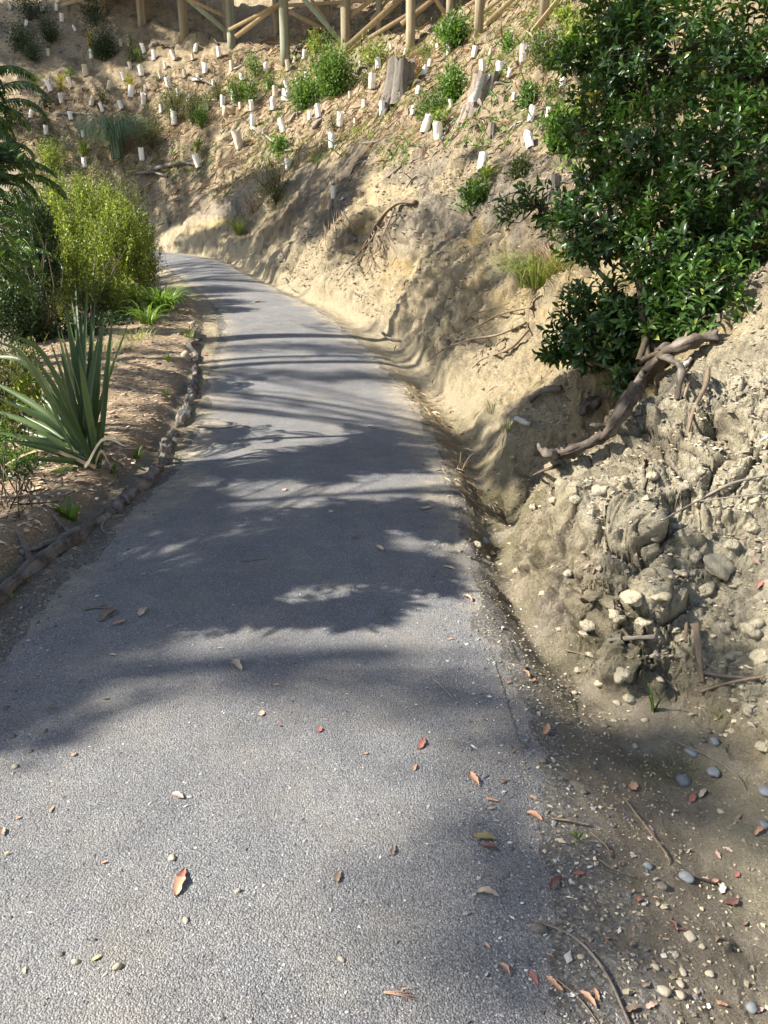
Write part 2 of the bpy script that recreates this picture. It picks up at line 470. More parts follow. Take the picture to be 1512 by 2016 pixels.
# leaf templates: (across, along, lift)
LEAF_S = (np.array([[0, 0, 0], [.5, .45, .06], [0, 1, -.05], [-.5, .45, .06]]), None, np.array([[0, 1, 2], [0, 2, 3]]))
LEAF_M = (np.array([[0, 0, 0], [.42, .35, .10], [.38, .68, .06], [0, 1, -.16], [-.38, .68, .06], [-.42, .35, .10], [0, .38, 0], [0, .7, -.03]]),
          np.array([[0, 1, 6, 6]])[:0], np.array([[0, 1, 6], [1, 2, 7], [1, 7, 6], [2, 3, 7], [0, 6, 5], [5, 6, 7], [5, 7, 4], [4, 7, 3]]))
def leaves(mb, p, d, n, L, Wd, tpl=LEAF_S, rnd=None):
    p = np.asarray(p, float); d = norm(d); s = norm(np.cross(d, n)); n2 = np.cross(s, d)
    N = len(p); L = np.broadcast_to(L, (N,)); Wd = np.broadcast_to(Wd, (N,))
    T = tpl[0]; k = len(T)
    V = p[:, None] + (T[None, :, 0:1] * Wd[:, None, None]) * s[:, None] + (T[None, :, 1:2] * L[:, None, None]) * d[:, None] \
        + (T[None, :, 2:3] * L[:, None, None]) * n2[:, None]
    off = (np.arange(N) * k)[:, None, None]
    tr = (tpl[2][None] + off).reshape(-1, 3)
    if rnd is None: rnd = RNG.random(N)
    mb.add(V.reshape(-1, 3), None, tr, np.repeat(rnd, k))

def strip(mb, pts, width, side, rnd=0.0, fold=0.25, taper=None, base=None):
    """a blade: two rows of quads folded along the middle"""
    pts = np.asarray(pts, float); m = len(pts)
    w = width * (taper if taper is not None else np.clip(np.linspace(1.15, 0, m) ** .6, .02, 1))
    tg = norm(np.gradient(pts, axis=0)); sd = norm(np.asarray(side) - tg * (tg @ np.asarray(side))[:, None]); nn = np.cross(sd, tg)
    l = pts + sd * w[:, None] * .5 + nn * w[:, None] * fold; r = pts - sd * w[:, None] * .5 + nn * w[:, None] * fold
    V = np.stack([l, pts, r], 1).reshape(-1, 3)
    i = np.arange(m - 1) * 3
    q = np.concatenate([np.stack([i, i + 1, i + 4, i + 3], 1), np.stack([i + 1, i + 2, i + 5, i + 4], 1)])
    kk = np.repeat(np.linspace(0, 1, m), 3)
    mb.add(V, q, None, rnd, kk)

def ico(sub=1):
    import bmesh
    bm = bmesh.new(); bmesh.ops.create_icosphere(bm, subdivisions=sub, radius=1)
    v = np.array([x.co[:] for x in bm.verts]); f = np.array([[x.index for x in q.verts] for q in bm.faces]); bm.free()
    return v, f
ICO1, ICO2, ICO3 = ico(1), ico(2), ico(3)
# ------------------------------------------------------------------ materials
class NT:
    def __init__(s, name):
        s.m = bpy.data.materials.new(name); s.m.use_nodes = True
        s.t = s.m.node_tree; s.b = s.t.nodes['Principled BSDF']; s.out = s.t.nodes['Material Output']
        s.pos = s.t.nodes.new('ShaderNodeTexCoord').outputs['Object']
    def nd(s, typ, **kw):
        n = s.t.nodes.new(typ)
        for k, v in kw.items(): setattr(n, k, v)
        return n
    def ln(s, a, b): s.t.links.new(a, b)
    def val(s, x, sock):
        if isinstance(x, (int, float)): sock.default_value = x
        elif isinstance(x, tuple): sock.default_value = (*x, 1) if len(x) == 3 and len(sock.default_value) == 4 else x
        else: s.ln(x, sock)
    def noise(s, scale, detail=4, rough=.55, vec=None, dist=0.0):
        n = s.nd('ShaderNodeTexNoise'); n.inputs['Scale'].default_value = scale; n.inputs['Detail'].default_value = detail
        n.inputs['Roughness'].default_value = rough; n.inputs['Distortion'].default_value = dist
        s.ln(vec or s.pos, n.inputs['Vector']); return n.outputs['Fac']
    def vor(s, scale, feat='F1', out='Distance', vec=None):
        n = s.nd('ShaderNodeTexVoronoi', feature=feat); n.inputs['Scale'].default_value = scale
        s.ln(vec or s.pos, n.inputs['Vector']); return n.outputs[out]
    def ramp(s, x, pts):
        n = s.nd('ShaderNodeValToRGB'); e = n.color_ramp.elements
        while len(e) < len(pts): e.new(.5)
        for k, (p, c) in enumerate(pts):
            e[k].position = p; e[k].color = (c, c, c, 1) if isinstance(c, (int, float)) else (*c, 1)
        s.ln(x, n.inputs[0]); return n.outputs[0]
    def mix(s, f, a, b, mode='MIX'):
        n = s.nd('ShaderNodeMix', data_type='RGBA', blend_type=mode)
        s.val(f, n.inputs[0]); s.val(a, n.inputs[6]); s.val(b, n.inputs[7]); return n.outputs[2]
    def math(s, op, a, b=0.0):
        n = s.nd('ShaderNodeMath', operation=op); n.use_clamp = False
        s.val(a, n.inputs[0]); s.val(b, n.inputs[1]); return n.outputs[0]
    def attr(s, name):
        n = s.nd('ShaderNodeAttribute', attribute_name=name); return n.outputs['Fac']
    def scalev(s, v):
        n = s.nd('ShaderNodeMapping'); n.inputs['Scale'].default_value = v; s.ln(s.pos, n.inputs[0]); return n.outputs[0]
    def bump(s, h, strength=.5, dist=.02, prev=None):
        n = s.nd('ShaderNodeBump'); n.inputs['Strength'].default_value = strength; n.inputs['Distance'].default_value = dist
        s.ln(h, n.inputs['Height'])
        if prev: s.ln(prev, n.inputs['Normal'])
        return n.outputs[0]
    def done(s, col, rough=.85, normal=None, spec=.3):
        s.val(col, s.b.inputs['Base Color']); s.val(rough, s.b.inputs['Roughness'])
        s.b.inputs['Specular IOR Level'].default_value = spec
        if normal: s.ln(normal, s.b.inputs['Normal'])
        return s.m

def m_earth():
    s = NT('earth')
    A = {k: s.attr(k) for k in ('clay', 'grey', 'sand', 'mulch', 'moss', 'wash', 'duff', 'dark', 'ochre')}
    n1 = s.noise(1.7, 6, .6); n2 = s.noise(9, 6, .65); n3 = s.noise(55, 5, .7); n4 = s.noise(220, 3, .7)
    soil = s.mix(s.ramp(n2, [(.3, 0.), (.7, 1.)]), (.26, .22, .165), (.42, .365, .275))
    duff = s.mix(s.ramp(n2, [(.35, 0.), (.65, 1.)]), (.32, .25, .16), (.57, .455, .295))
    duff = s.mix(s.ramp(n1, [(.50, 0.), (.62, .8)]), duff, (.37, .275, .17))
    duff = s.mix(s.ramp(s.noise(.9, 5, .6), [(.52, 0.), (.62, .75)]), duff, (.25, .20, .14))
    duff = s.mix(s.ramp(s.noise(2.3, 5, .6), [(.56, 0.), (.66, .8)]), duff, (.15, .15, .065))
    duff = s.mix(s.ramp(n3, [(.52, 0.), (.70, .7)]), duff, (.14, .105, .075))
    clay = s.mix(s.ramp(n2, [(.3, 0.), (.7, 1.)]), (.52, .40, .21), (.70, .58, .36))
    clay = s.mix(s.math('MULTIPLY', A['ochre'], .8), clay, s.mix(n2, (.40, .265, .09), (.60, .42, .17)))
    clay = s.mix(s.ramp(s.noise(3.1, 5, .6), [(.50, 0.), (.66, .8)]), clay, (.36, .30, .21))
    clay = s.mix(s.ramp(s.noise(1.3, 6, .65), [(.50, 0.), (.60, .85)]), clay, s.mix(n2, (.21, .165, .10), (.36, .29, .185)))
    greyc = s.mix(s.ramp(n2, [(.3, 0.), (.7, 1.)]), (.50, .44, .305), (.70, .63, .465))
    greyc = s.mix(s.ramp(s.noise(4.3, 5, .6), [(.53, 0.), (.68, .6)]), greyc, (.36, .33, .265))
    clay = s.mix(A['grey'], clay, greyc)
    c = s.mix(A['duff'], soil, duff)
    c = s.mix(A['clay'], c, clay)
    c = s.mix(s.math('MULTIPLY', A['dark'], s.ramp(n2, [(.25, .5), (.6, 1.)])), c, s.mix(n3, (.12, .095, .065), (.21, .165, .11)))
    sand = s.mix(s.ramp(n3, [(.35, 0.), (.65, 1.)]), (.42, .34, .215), (.62, .53, .36))
    c = s.mix(s.math('MULTIPLY', A['sand'], s.ramp(n2, [(.25, .55), (.6, 1.)])), c, sand)
    wash = s.mix(s.ramp(n2, [(.3, 0.), (.7, 1.)]), (.31, .27, .19), (.43, .38, .275))
    c = s.mix(A['wash'], c, wash)
    mul = s.mix(s.ramp(n3, [(.35, 0.), (.7, 1.)]), (.50, .365, .22), (.78, .63, .43))
    mul = s.mix(s.ramp(n4, [(.4, 0.), (.7, .6)]), mul, (.12, .07, .04))
    c = s.mix(A['mulch'], c, mul)
    c = s.mix(A['moss'], c, s.mix(n3, (.12, .115, .05), (.21, .19, .08)))
    c = s.mix(s.math('MULTIPLY', s.attr('block'), .5), c, (.085, .07, .05))
    sc_ = s.nd('ShaderNodeSeparateColor'); s.ln(s.vor(120, 'F1', 'Color'), sc_.inputs[0])
    chip = s.ramp(sc_.outputs[0], [(0., (.16, .155, .145)), (.55, (.25, .24, .22)), (.85, (.36, .34, .30)), (1., (.54, .51, .45))])
    ap = s.ramp(s.math('ADD', s.attr('apron'), s.math('MULTIPLY', s.math('SUBTRACT', s.noise(14, 6, .7), .5), 1.6)), [(.38, 0.), (.62, 1.)])
    c = s.mix(s.math('MULTIPLY', ap, s.ramp(s.attr('apron'), [(0., 0.), (.15, .8)])), c, chip)
    c = s.mix(.35, c, s.mix(n4, (.45, .45, .45), (1, 1, 1)), 'MULTIPLY')
    c = s.mix(.3, c, s.mix(s.ramp(n3, [(.3, 0.), (.7, 1.)]), (.5, .5, .5), (1, 1, 1)), 'MULTIPLY')
    cr = s.vor(24, 'DISTANCE_TO_EDGE', vec=None)
    crk = s.ramp(cr, [(0., 0.), (.06, 1.)])
    h = s.math('ADD', s.math('MULTIPLY', n3, 1.0), s.math('MULTIPLY', n4, .35))
    h = s.math('ADD', h, s.math('MULTIPLY', s.math('MULTIPLY', crk, A['grey']), .25))
    nm = s.bump(h, 1.0, .022)
    nm = s.bump(s.noise(16, 7, .7), .9, .05, nm)
    return s.done(c, .95, nm, .15)

def m_asphalt():
    s = NT('asphalt')
    n1 = s.noise(.9, 4, .6); n2 = s.noise(7, 5, .6); nf = s.noise(420, 3, .7); nd = s.noise(2.6, 6, .65)
    v = s.vor(190, 'F1', 'Color'); v2 = s.vor(420, 'F1', 'Color'); vd = s.vor(190, 'F1'); vd2 = s.vor(420, 'F1')
    sep = s.nd('ShaderNodeSeparateColor'); s.ln(v, sep.inputs[0]); sep2 = s.nd('ShaderNodeSeparateColor'); s.ln(v2, sep2.inputs[0])
    chip = s.ramp(sep.outputs[0], [(0., (.13, .13, .132)), (.55, (.22, .218, .216)), (.85, (.30, .297, .29)), (1., (.46, .45, .43))])
    chip2 = s.ramp(sep2.outputs[0], [(0., (.11, .11, .112)), (.6, (.215, .213, .211)), (.9, (.34, .336, .33)), (1., (.54, .53, .51))])
    c = s.mix(.5, chip, chip2)
    c = s.mix(s.ramp(vd, [(.45, 0.), (.75, .5)]), c, (.055, .055, .06))
    dust = s.math('MULTIPLY', s.ramp(nd, [(.46, 0.), (.72, 1.)]), .35)
    c = s.mix(dust, c, (.33, .285, .205))
    rim = s.attr('rim')
    c = s.mix(s.math('MULTIPLY', rim, s.ramp(s.noise(11, 5, .7), [(.35, .15), (.65, 1.)])), c, s.mix(n2, (.34, .28, .185), (.52, .44, .30)))
    c = s.mix(.55, c, s.mix(s.ramp(n1, [(.3, 0.), (.7, 1.)]), (.74, .74, .75), (1.22, 1.21, 1.19)), 'MULTIPLY')
    c = s.mix(.35, c, s.mix(s.ramp(n2, [(.35, 0.), (.65, 1.)]), (.72, .72, .73), (1.2, 1.19, 1.17)), 'MULTIPLY')
    c = s.mix(1.0, c, (.985, .995, 1.015), 'MULTIPLY')
    h = s.math('SUBTRACT', s.math('MULTIPLY', sep.outputs[1], .5), vd)
    nm = s.bump(h, .8, .006)
    nm = s.bump(s.math('SUBTRACT', sep2.outputs[1], vd2), .5, .003, nm)
    return s.done(c, .8, nm, .35)

def m_rock(name, c1, c2, sc=8, bs=.5, rough=.9):
    s = NT(name); n = s.noise(sc, 6, .65); f = s.noise(sc * 9, 4, .7)
    c = s.mix(s.ramp(n, [(.3, 0.), (.7, 1.)]), c1, c2)
    c = s.mix(.4, c, s.mix(f, (.4, .4, .4), (1.2, 1.2, 1.2)), 'MULTIPLY')
    obj = s.nd('ShaderNodeObjectInfo')
    c = s.mix(.35, c, s.mix(obj.outputs['Random'], (.55, .55, .55), (1.2, 1.2, 1.2)), 'MULTIPLY')
    return s.done(c, rough, s.bump(f, bs, .01), .25)

def m_wood(name, c1, c2, c3=None, sc=(30, 30, 3), bs=.7, pale=None):
    s = NT(name); v = s.scalev(sc); n = s.noise(1, 6, .65, v, .4); n2 = s.noise(6, 4, .6)
    c = s.mix(s.ramp(n, [(.3, 0.), (.7, 1.)]), c1, c2)
    if c3: c = s.mix(s.ramp(n2, [(.45, 0.), (.65, 1.)]), c, c3)
    if pale: c = s.mix(s.ramp(s.noise(3, 4, .6), [(.56, 0.), (.60, 1.)]), c, pale)
    c = s.mix(.55, c, s.mix(s.attr('rnd'), (.45, .45, .45), (1.25, 1.25, 1.25)), 'MULTIPLY')
    fine = s.noise(120, 3, .7)
    c = s.mix(.3, c, s.mix(fine, (.5, .5, .5), (1.1, 1.1, 1.1)), 'MULTIPLY')
    obj = s.nd('ShaderNodeObjectInfo')
    c = s.mix(.25, c, s.mix(obj.outputs['Random'], (.7, .7, .7), (1.2, 1.2, 1.2)), 'MULTIPLY')
    return s.done(c, .9, s.bump(s.math('ADD', n, s.math('MULTIPLY', fine, .3)), bs, .01), .2)

def m_leaf(name, pts, rough=.5, trans=.3, spec=.4, tcol=None):
    s = NT(name); r = s.attr('rnd'); obj = s.nd('ShaderNodeObjectInfo')
    r2 = s.math('FRACT', s.math('ADD', r, obj.outputs['Random']))
    c = s.ramp(r2, pts)
    s.val(c, s.b.inputs['Base Color']); s.b.inputs['Roughness'].default_value = rough; s.b.inputs['Specular IOR Level'].default_value = spec
    if trans:
        tr = s.nd('ShaderNodeBsdfTranslucent'); mx = s.nd('ShaderNodeMixShader'); mx.inputs[0].default_value = trans
        s.ln(s.mix(1.0, c, tcol or (1.6, 1.7, .7), 'MULTIPLY'), tr.inputs[0])
        s.ln(s.b.outputs[0], mx.inputs[1]); s.ln(tr.outputs[0], mx.inputs[2]); s.ln(mx.outputs[0], s.out.inputs[0])
    return s.m

M = {}
M['earth'] = m_earth()
M['asphalt'] = m_asphalt()
def m_clod():
    s = NT('clay clod'); n = s.noise(7, 6, .65); n2 = s.noise(30, 5, .7); f = s.noise(130, 4, .7)
    geo = s.nd('ShaderNodeNewGeometry'); w = s.nd('ShaderNodeTexNoise'); w.inputs['Scale'].default_value = 5; w.inputs['Detail'].default_value = 5; s.ln(geo.outputs['Position'], w.inputs['Vector'])
    c = s.mix(s.ramp(n, [(.3, 0.), (.7, 1.)]), (.36, .315, .215), (.54, .475, .34))
    c = s.mix(s.ramp(w.outputs['Fac'], [(.50, 0.), (.62, .8)]), c, (.255, .235, .195))
    cr = s.ramp(s.vor(16, 'DISTANCE_TO_EDGE'), [(0., 0.), (.035, 1.)])
    c = s.mix(s.math('MULTIPLY', s.math('SUBTRACT', 1.0, cr), .12), c, (.12, .10, .075))
    c = s.mix(.4, c, s.mix(f, (.5, .5, .5), (1.15, 1.15, 1.15)), 'MULTIPLY')
    h = s.math('ADD', s.math('ADD', n2, s.math('MULTIPLY', f, .4)), s.math('MULTIPLY', cr, .12))
    return s.done(c, .95, s.bump(h, 1.0, .015), .15)
M['clod'] = m_clod()
M['stone'] = m_rock('river stone', (.15, .165, .175), (.26, .275, .28), 7, .2, .6)
M['stone_tan'] = m_rock('tan stone', (.30, .26, .19), (.50, .44, .33), 7, .4)
M['gravel'] = m_leaf('gravel chips', [(0, (.07, .07, .075)), (.4, (.15, .15, .155)), (.7, (.25, .245, .24)), (.9, (.40, .38, .34)), (1, (.60, .57, .50))], .8, 0)
M['clayg'] = m_leaf('clay crumbs', [(0, (.16, .13, .09)), (.6, (.29, .24, .165)), (.93, (.40, .34, .24)), (1, (.60, .53, .40))], .95, 0)
M['chips'] = m_leaf('mulch chips', [(0, (.18, .12, .07)), (.35, (.42, .28, .17)), (.7, (.62, .46, .31)), (1, (.78, .67, .52))], .9, 0)
M['straw'] = m_leaf('dry straw', [(0, (.16, .10, .06)), (.4, (.34, .23, .13)), (.8, (.52, .39, .24)), (1, (.66, .55, .38))], .9, 0)
M['rust'] = m_leaf('rusty dead grass', [(0, (.22, .12, .07)), (.5, (.42, .28, .165)), (1, (.60, .46, .29))], .9, .1)
M['log_dark'] = m_wood('dark weathered wood', (.06, .048, .04), (.20, .165, .135), (.27, .24, .21))
M['log_grey'] = m_wood('grey weathered wood', (.12, .105, .085), (.33, .29, .235), (.22, .19, .155))
M['log_pale'] = m_wood('pale barked wood', (.22, .19, .15), (.42, .37, .30), (.20, .17, .14), pale=(.60, .57, .50))
M['root_red'] = m_wood('reddish root', (.045, .036, .028), (.135, .105, .08), (.21, .18, .15))
M['root_tan'] = m_wood('tan root', (.14, .10, .065), (.34, .26, .18), (.22, .165, .115))
M['stump'] = m_wood('stump wood', (.09, .08, .07), (.30, .265, .225), (.19, .165, .135), (40, 40, 3), 1.0)
M['stump_pale'] = m_wood('stump with pale patch', (.16, .13, .10), (.38, .32, .26), None, (30, 30, 3), 1.0)
M['bare'] = m_wood('bare bleached wood', (.62, .58, .50), (.84, .81, .74), None, (30, 30, 3), .6)
M['post'] = m_wood('round post timber', (.24, .19, .12), (.44, .36, .24), (.33, .30, .20), (14, 14, 1), .5)
M['post_green'] = m_wood('greenish post timber', (.23, .235, .165), (.38, .385, .28), None, (14, 14, 1), .5)
M['brace'] = m_wood('sawn timber', (.50, .36, .19), (.70, .54, .32), None, (10, 10, 2), .3)
M['brace_green'] = m_wood('greenish sawn timber', (.34, .39, .27), (.50, .55, .40), None, (10, 10, 2), .3)
M['deck'] = m_wood('deck timber', (.20, .14, .09), (.34, .25, .16), None, (10, 10, 2), .3)
M['bark'] = m_wood('tree bark', (.13, .10, .08), (.30, .25, .20), None, (12, 12, 2), 1.0)
M['stem'] = m_wood('stem bark', (.08, .06, .04), (.19, .15, .10), None, (60, 60, 8), .5)
def m_guard():
    s = NT('tree guard paper'); n = s.noise(14, 4, .6); obj = s.nd('ShaderNodeObjectInfo')
    white = s.mix(n, (.78, .75, .69), (.88, .86, .82))
    tan = s.mix(n, (.50, .41, .30), (.68, .59, .46))
    c = s.mix(s.ramp(obj.outputs['Random'], [(.55, 0.), (.9, 1.)]), white, tan)
    z = s.nd('ShaderNodeSeparateXYZ'); s.ln(s.pos, z.inputs[0])
    mud = s.math('MULTIPLY', s.ramp(s.math('ADD', z.outputs[2], s.math('MULTIPLY', n, .10)), [(.04, 1.), (.14, 0.)]), .8)
    c = s.mix(mud, c, (.40, .32, .22))
    return s.done(c, .75, s.bump(n, .3, .01), .2)
M['guard'] = m_guard()
M['glossy'] = m_leaf('glossy dark leaf', [(0, (.022, .05, .014)), (.4, (.045, .095, .02)), (.75, (.08, .15, .028)), (.97, (.15, .22, .045)), (1, (.34, .30, .08))], .30, .22, .5)
M['bushleaf'] = m_leaf('bright small leaf', [(0, (.085, .115, .022)), (.4, (.18, .225, .04)), (.8, (.28, .32, .07)), (1, (.42, .44, .17))], .45, .35)
M['olive'] = m_leaf('olive small leaf', [(0, (.045, .06, .02)), (.5, (.095, .115, .04)), (1, (.22, .22, .10))], .5, .25)
M['green'] = m_leaf('fresh green leaf', [(0, (.045, .095, .02)), (.5, (.085, .165, .035)), (1, (.17, .27, .06))], .45, .35)
M['lime'] = m_leaf('lime leaf', [(0, (.12, .17, .03)), (.5, (.20, .27, .05)), (1, (.34, .38, .09))], .5, .4)
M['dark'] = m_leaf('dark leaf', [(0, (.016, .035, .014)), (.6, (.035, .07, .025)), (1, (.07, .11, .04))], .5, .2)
M['yellow'] = m_leaf('yellow leaf', [(0, (.36, .33, .03)), (1, (.60, .52, .06))], .5, .4)
M['fern'] = m_leaf('fern leaf', [(0, (.03, .065, .016)), (.6, (.06, .12, .028)), (1, (.12, .20, .045))], .4, .3)
M['flax'] = m_leaf('flax blade', [(0, (.04, .07, .022)), (.5, (.075, .125, .04)), (1, (.17, .22, .085))], .36, .2)
M['tussock'] = m_leaf('blue green sedge', [(0, (.07, .12, .075)), (.6, (.14, .22, .14)), (1, (.30, .38, .27))], .4, .2)
M['strap'] = m_leaf('strap leaf', [(0, (.075, .135, .022)), (.5, (.12, .20, .035)), (1, (.21, .30, .07))], .4, .35)
M['grass'] = m_leaf('grass', [(0, (.10, .14, .03)), (.5, (.17, .22, .055)), (1, (.36, .35, .14))], .5, .35)
def m_flat(name, c, rough=.6, trans=.15):
    s = NT(name); n = s.noise(60, 4, .6)
    col = s.mix(n, tuple(v * .7 for v in c), tuple(min(1, v * 1.2) for v in c))
    return s.done(col, rough, s.bump(n, .3, .002), .3)
FL = {'orange': (.46, .26, .165), 'red': (.33, .13, .10), 'dark red': (.17, .085, .07), 'brown': (.22, .155, .11), 'tan': (.48, .37, .26),
      'yellow': (.62, .50, .20), 'pink': (.48, .31, .25), 'pale': (.72, .66, .55), 'olive': (.26, .21, .09)}
for k, c in FL.items(): M['fl ' + k] = m_flat(k + ' fallen leaf', c)
# ------------------------------------------------------------------ the ground
ATT = ('clay', 'grey', 'sand', 'mulch', 'moss', 'wash', 'duff', 'dark', 'rim', 'block', 'ochre', 'apron')
def grid_ground(th, rr, key):
    TH, RR = np.meshgrid(th, rr, indexing='ij')
    X = RR * np.sin(TH); Y = RR * np.cos(TH)
    z, o = terrain(X.ravel(), Y.ravel())
    V = np.stack([X.ravel(), Y.ravel(), z], 1)
    nT, nR = len(th), len(rr)
    # relief of the bank, pushed out along the slope's own direction
    Pg = V.reshape(nT, nR, 3); du = np.gradient(Pg, axis=0); dv = np.gradient(Pg, axis=1)
    N = norm(np.cross(dv, du).reshape(-1, 3)); N = np.where(N[:, 2:3] < 0, -N, N)
    N = norm(N + np.array([0, 0, .15]))
    m = np.nonzero((o['_bank'] > .01) | (o['_mound'] > .02))[0] if key == 'front' else np.zeros(0, int)
    if len(m):
        P = V[m]; bk, fc, nr, md = (o[k][m] for k in ('_bank', '_face', '_near', '_mound'))
        P2 = P + .12 * np.stack([fbm3(P, 1.7, 2, 5), fbm3(P, 1.7, 2, 6), fbm3(P, 1.7, 2, 7)], 1)
        a1, a2, ar = worley3(P2 * [1, 1, 1.3], 1.25, 2); b1, b2, br = worley3(P2 * [1, 1, 1.2], 3.6, 3); c1, c2, cr = worley3(P2, 10.0, 4)
        crk = (fbm3(P, .8, 2, 15) > -.15)
        D = fc * (.13 * fbm3(P, .9, 4, 8, .55) + .11 * (ar - .5) * sstep(0, .16, a2 - a1) - .05 * (1 - sstep(0, .07, a2 - a1)) * crk
                  + .055 * (br - .5) * sstep(0, .2, b2 - b1) - .03 * (1 - sstep(0, .09, b2 - b1)) * crk + .035 * fbm3(P, 5, 4, 9, .6, True) + .03 * (cr - .5) + .02 * (.6 - c1)) * (1 - nr)
        D += (1 - fc) * (1 - nr) * (.05 * fbm3(P, 2, 4, 10) + .03 * (br - .5))
        mm = np.nonzero((nr > .01) | (md > .02))[0]; Dn = np.zeros(len(m))
        Q = P2[mm]; d1, d2, dr = worley3(Q * [1, 1, 1.25], 4.4, 21); e1, e2, er = worley3(Q + .02 * fbm3(Q, 9, 2, 3)[:, None], 11.5, 22); g1, g2, gr = worley3(Q, 30, 23)
        am = .55 + .65 * md[mm]
        Dn[mm] = am * (.10 * fbm3(Q, 2.0, 3, 26) + .11 * (dr - .5) * sstep(0, .22, d2 - d1) - .05 * (1 - sstep(0, .06, d2 - d1)) * (dr > .35)
                       + .050 * (er - .5) * sstep(0, .25, e2 - e1) + .03 * (.6 - e1) - .015 * (1 - sstep(0, .08, e2 - e1))) \
            + .014 * (gr - .5) + .012 * (.6 - g1) + .02 * fbm3(Q, 9, 3, 24, .6, True) + .007 * fbm3(Q, 55, 2, 25)
        D += np.maximum(nr, sstep(0, .3, md)) * Dn
        V[m] += N[m] * (D * sstep(0, .3, bk + md * .8))[:, None]
        crack = np.zeros(len(V)); cc = fc * (1 - nr) * np.maximum((1 - sstep(.0, .07, a2 - a1)), .7 * (1 - sstep(0, .08, b2 - b1))) * crk
        cc[mm] = np.maximum(cc[mm], nr[mm] * am * np.maximum(1 - sstep(0, .09, d2 - d1), .6 * (1 - sstep(0, .10, e2 - e1))))
        crack[m] = cc; o['block'] = crack
    else:
        o['block'] = np.zeros(len(V))
    i, j = np.meshgrid(np.arange(nT - 1), np.arange(nR - 1), indexing='ij')
    q = np.stack([i * nR + j, (i + 1) * nR + j, (i + 1) * nR + j + 1, i * nR + j + 1], -1).reshape(-1, 4)
    GROUND[key] = BVHTree.FromPolygons(V.tolist(), q.tolist())
    asph = o['asphalt'][q].mean(1) > .5; bed = (o['bed'][q].mean(1) > .5) & ~asph; bank = (o['bank'][q].mean(1) > .5) & ~asph
    rest = ~(asph | bed | bank)
    res = []
    for nm, m in (('path', asph), ('garden_bed', bed), ('hillside', bank), ('ground', rest)):
        f = q[m]
        if not len(f): continue
        used = np.unique(f); mp = np.full(len(V), -1); mp[used] = np.arange(len(used))
        mb = MB(); mb.add(V[used], mp[f][:, ::-1] if False else mp[f])
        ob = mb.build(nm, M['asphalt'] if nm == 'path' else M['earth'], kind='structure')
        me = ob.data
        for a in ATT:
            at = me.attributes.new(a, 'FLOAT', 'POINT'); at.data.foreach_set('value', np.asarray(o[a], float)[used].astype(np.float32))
        res.append(ob)
    return res
th = np.radians(np.concatenate([np.linspace(-34, 0, 250)[:-1], np.linspace(0, 28, 430)[:-1], np.linspace(28, 36, 40)]))
rr = np.concatenate([np.geomspace(.55, 2.6, 200)[:-1], np.geomspace(2.6, 7.0, 380)[:-1], np.geomspace(7, 20, 420)[:-1], np.geomspace(20, 62, 130)])
front = grid_ground(th, rr, 'front')
th2 = np.radians(np.linspace(36, 326, 150))
around = grid_ground(th2, np.geomspace(.55, 62, 110), 'around')
mbc = MB(); mbc.add(np.array([[.55 * math.sin(a), .55 * math.cos(a), 0.03] for a in np.linspace(0, 6.283, 24, endpoint=False)] + [[0, 0, .03]]), None,
                    [[24, (k + 1) % 24, k] for k in range(24)])
mbc.build('path', M['asphalt'], kind='structure')
# ------------------------------------------------------------------ trestle on the hill
def pole(mb, a, b, r, n=12, rnd=0.0, seed=0):
    ts = np.linspace(0, 1, 7)[:, None]; a = np.asarray(a, float); b = np.asarray(b, float)
    tube(mb, a + (b - a) * ts, r * (1.06 - .1 * ts[:, 0]), n, rnd, .06, True, 1, seed)
def beam(mb, a, b, w, h, side=None, ch=.004):
    a = np.asarray(a, float); b = np.asarray(b, float); d = norm(b - a)
    up = np.array([0, 0, 1.0]) if abs(d[2]) < .95 else np.array([0, 1.0, 0])
    s = norm(np.cross(d, up)) if side is None else norm(side); u = np.cross(s, d)
    prof = [(-w, -h + ch), (-w + ch, -h), (w - ch, -h), (w, -h + ch), (w, h - ch), (w - ch, h), (-w + ch, h), (-w, h - ch)]
    V = np.array([e + s * x * .5 * 1.0 + u * y * .5 for e in (a, b) for x, y in [(p * 1.0, q * 1.0) for p, q in prof]])
    q = [[i, (i + 1) % 8, 8 + (i + 1) % 8, 8 + i] for i in range(8)]
    V = np.vstack([V, a, b]); t = [[16, (i + 1) % 8, i] for i in range(8)] + [[17, 8 + i, 8 + (i + 1) % 8] for i in range(8)]
    mb.add(V, q, t)
POSTS = [  # foot px, py, width px, green, front row
    (203, 32, 17, 0, 0), (280, 44, 17, 0, 1), (363, 70, 17, 0, 1), (447, 76, 12, 0, 0), (457, 93, 17, 1, 1), (545, 72, 12, 0, 0), (562, 124, 18, 1, 1),
    (645, 62, 13, 0, 0), (681, 98, 18, 0, 1), (746, 66, 12, 0, 0), (808, 101, 18, 0, 1), (885, 40, 14, 0, 0), (942, 67, 18, 0, 1),
    (1069, 46, 18, 0, 1), (1281, 24, 20, 0, 1)]
pz = [G(a, b) for a, b, *_ in POSTS]
DECKZ = max(p[2] for p in pz) + 1.6
ctr_p = np.mean([p for p in pz], axis=0)
tr = thing('timber_trestle', (ctr_p[0], ctr_p[1], ctr_p[2]), 'timber trestle of round posts and diagonal braces standing across the top of the hill', 'trestle')
pst = []
for k, (a, b, w, g, f) in enumerate(POSTS):
    p = pz[k]; r = w * depth(p) / FPX / 2
    mb = MB(); pole(mb, p - [0, 0, .3], [p[0], p[1], DECKZ - .3], r, 14, 0, k)
    mb.build('post', M['post_green' if g else 'post'], tr)
    pst.append((p, r))
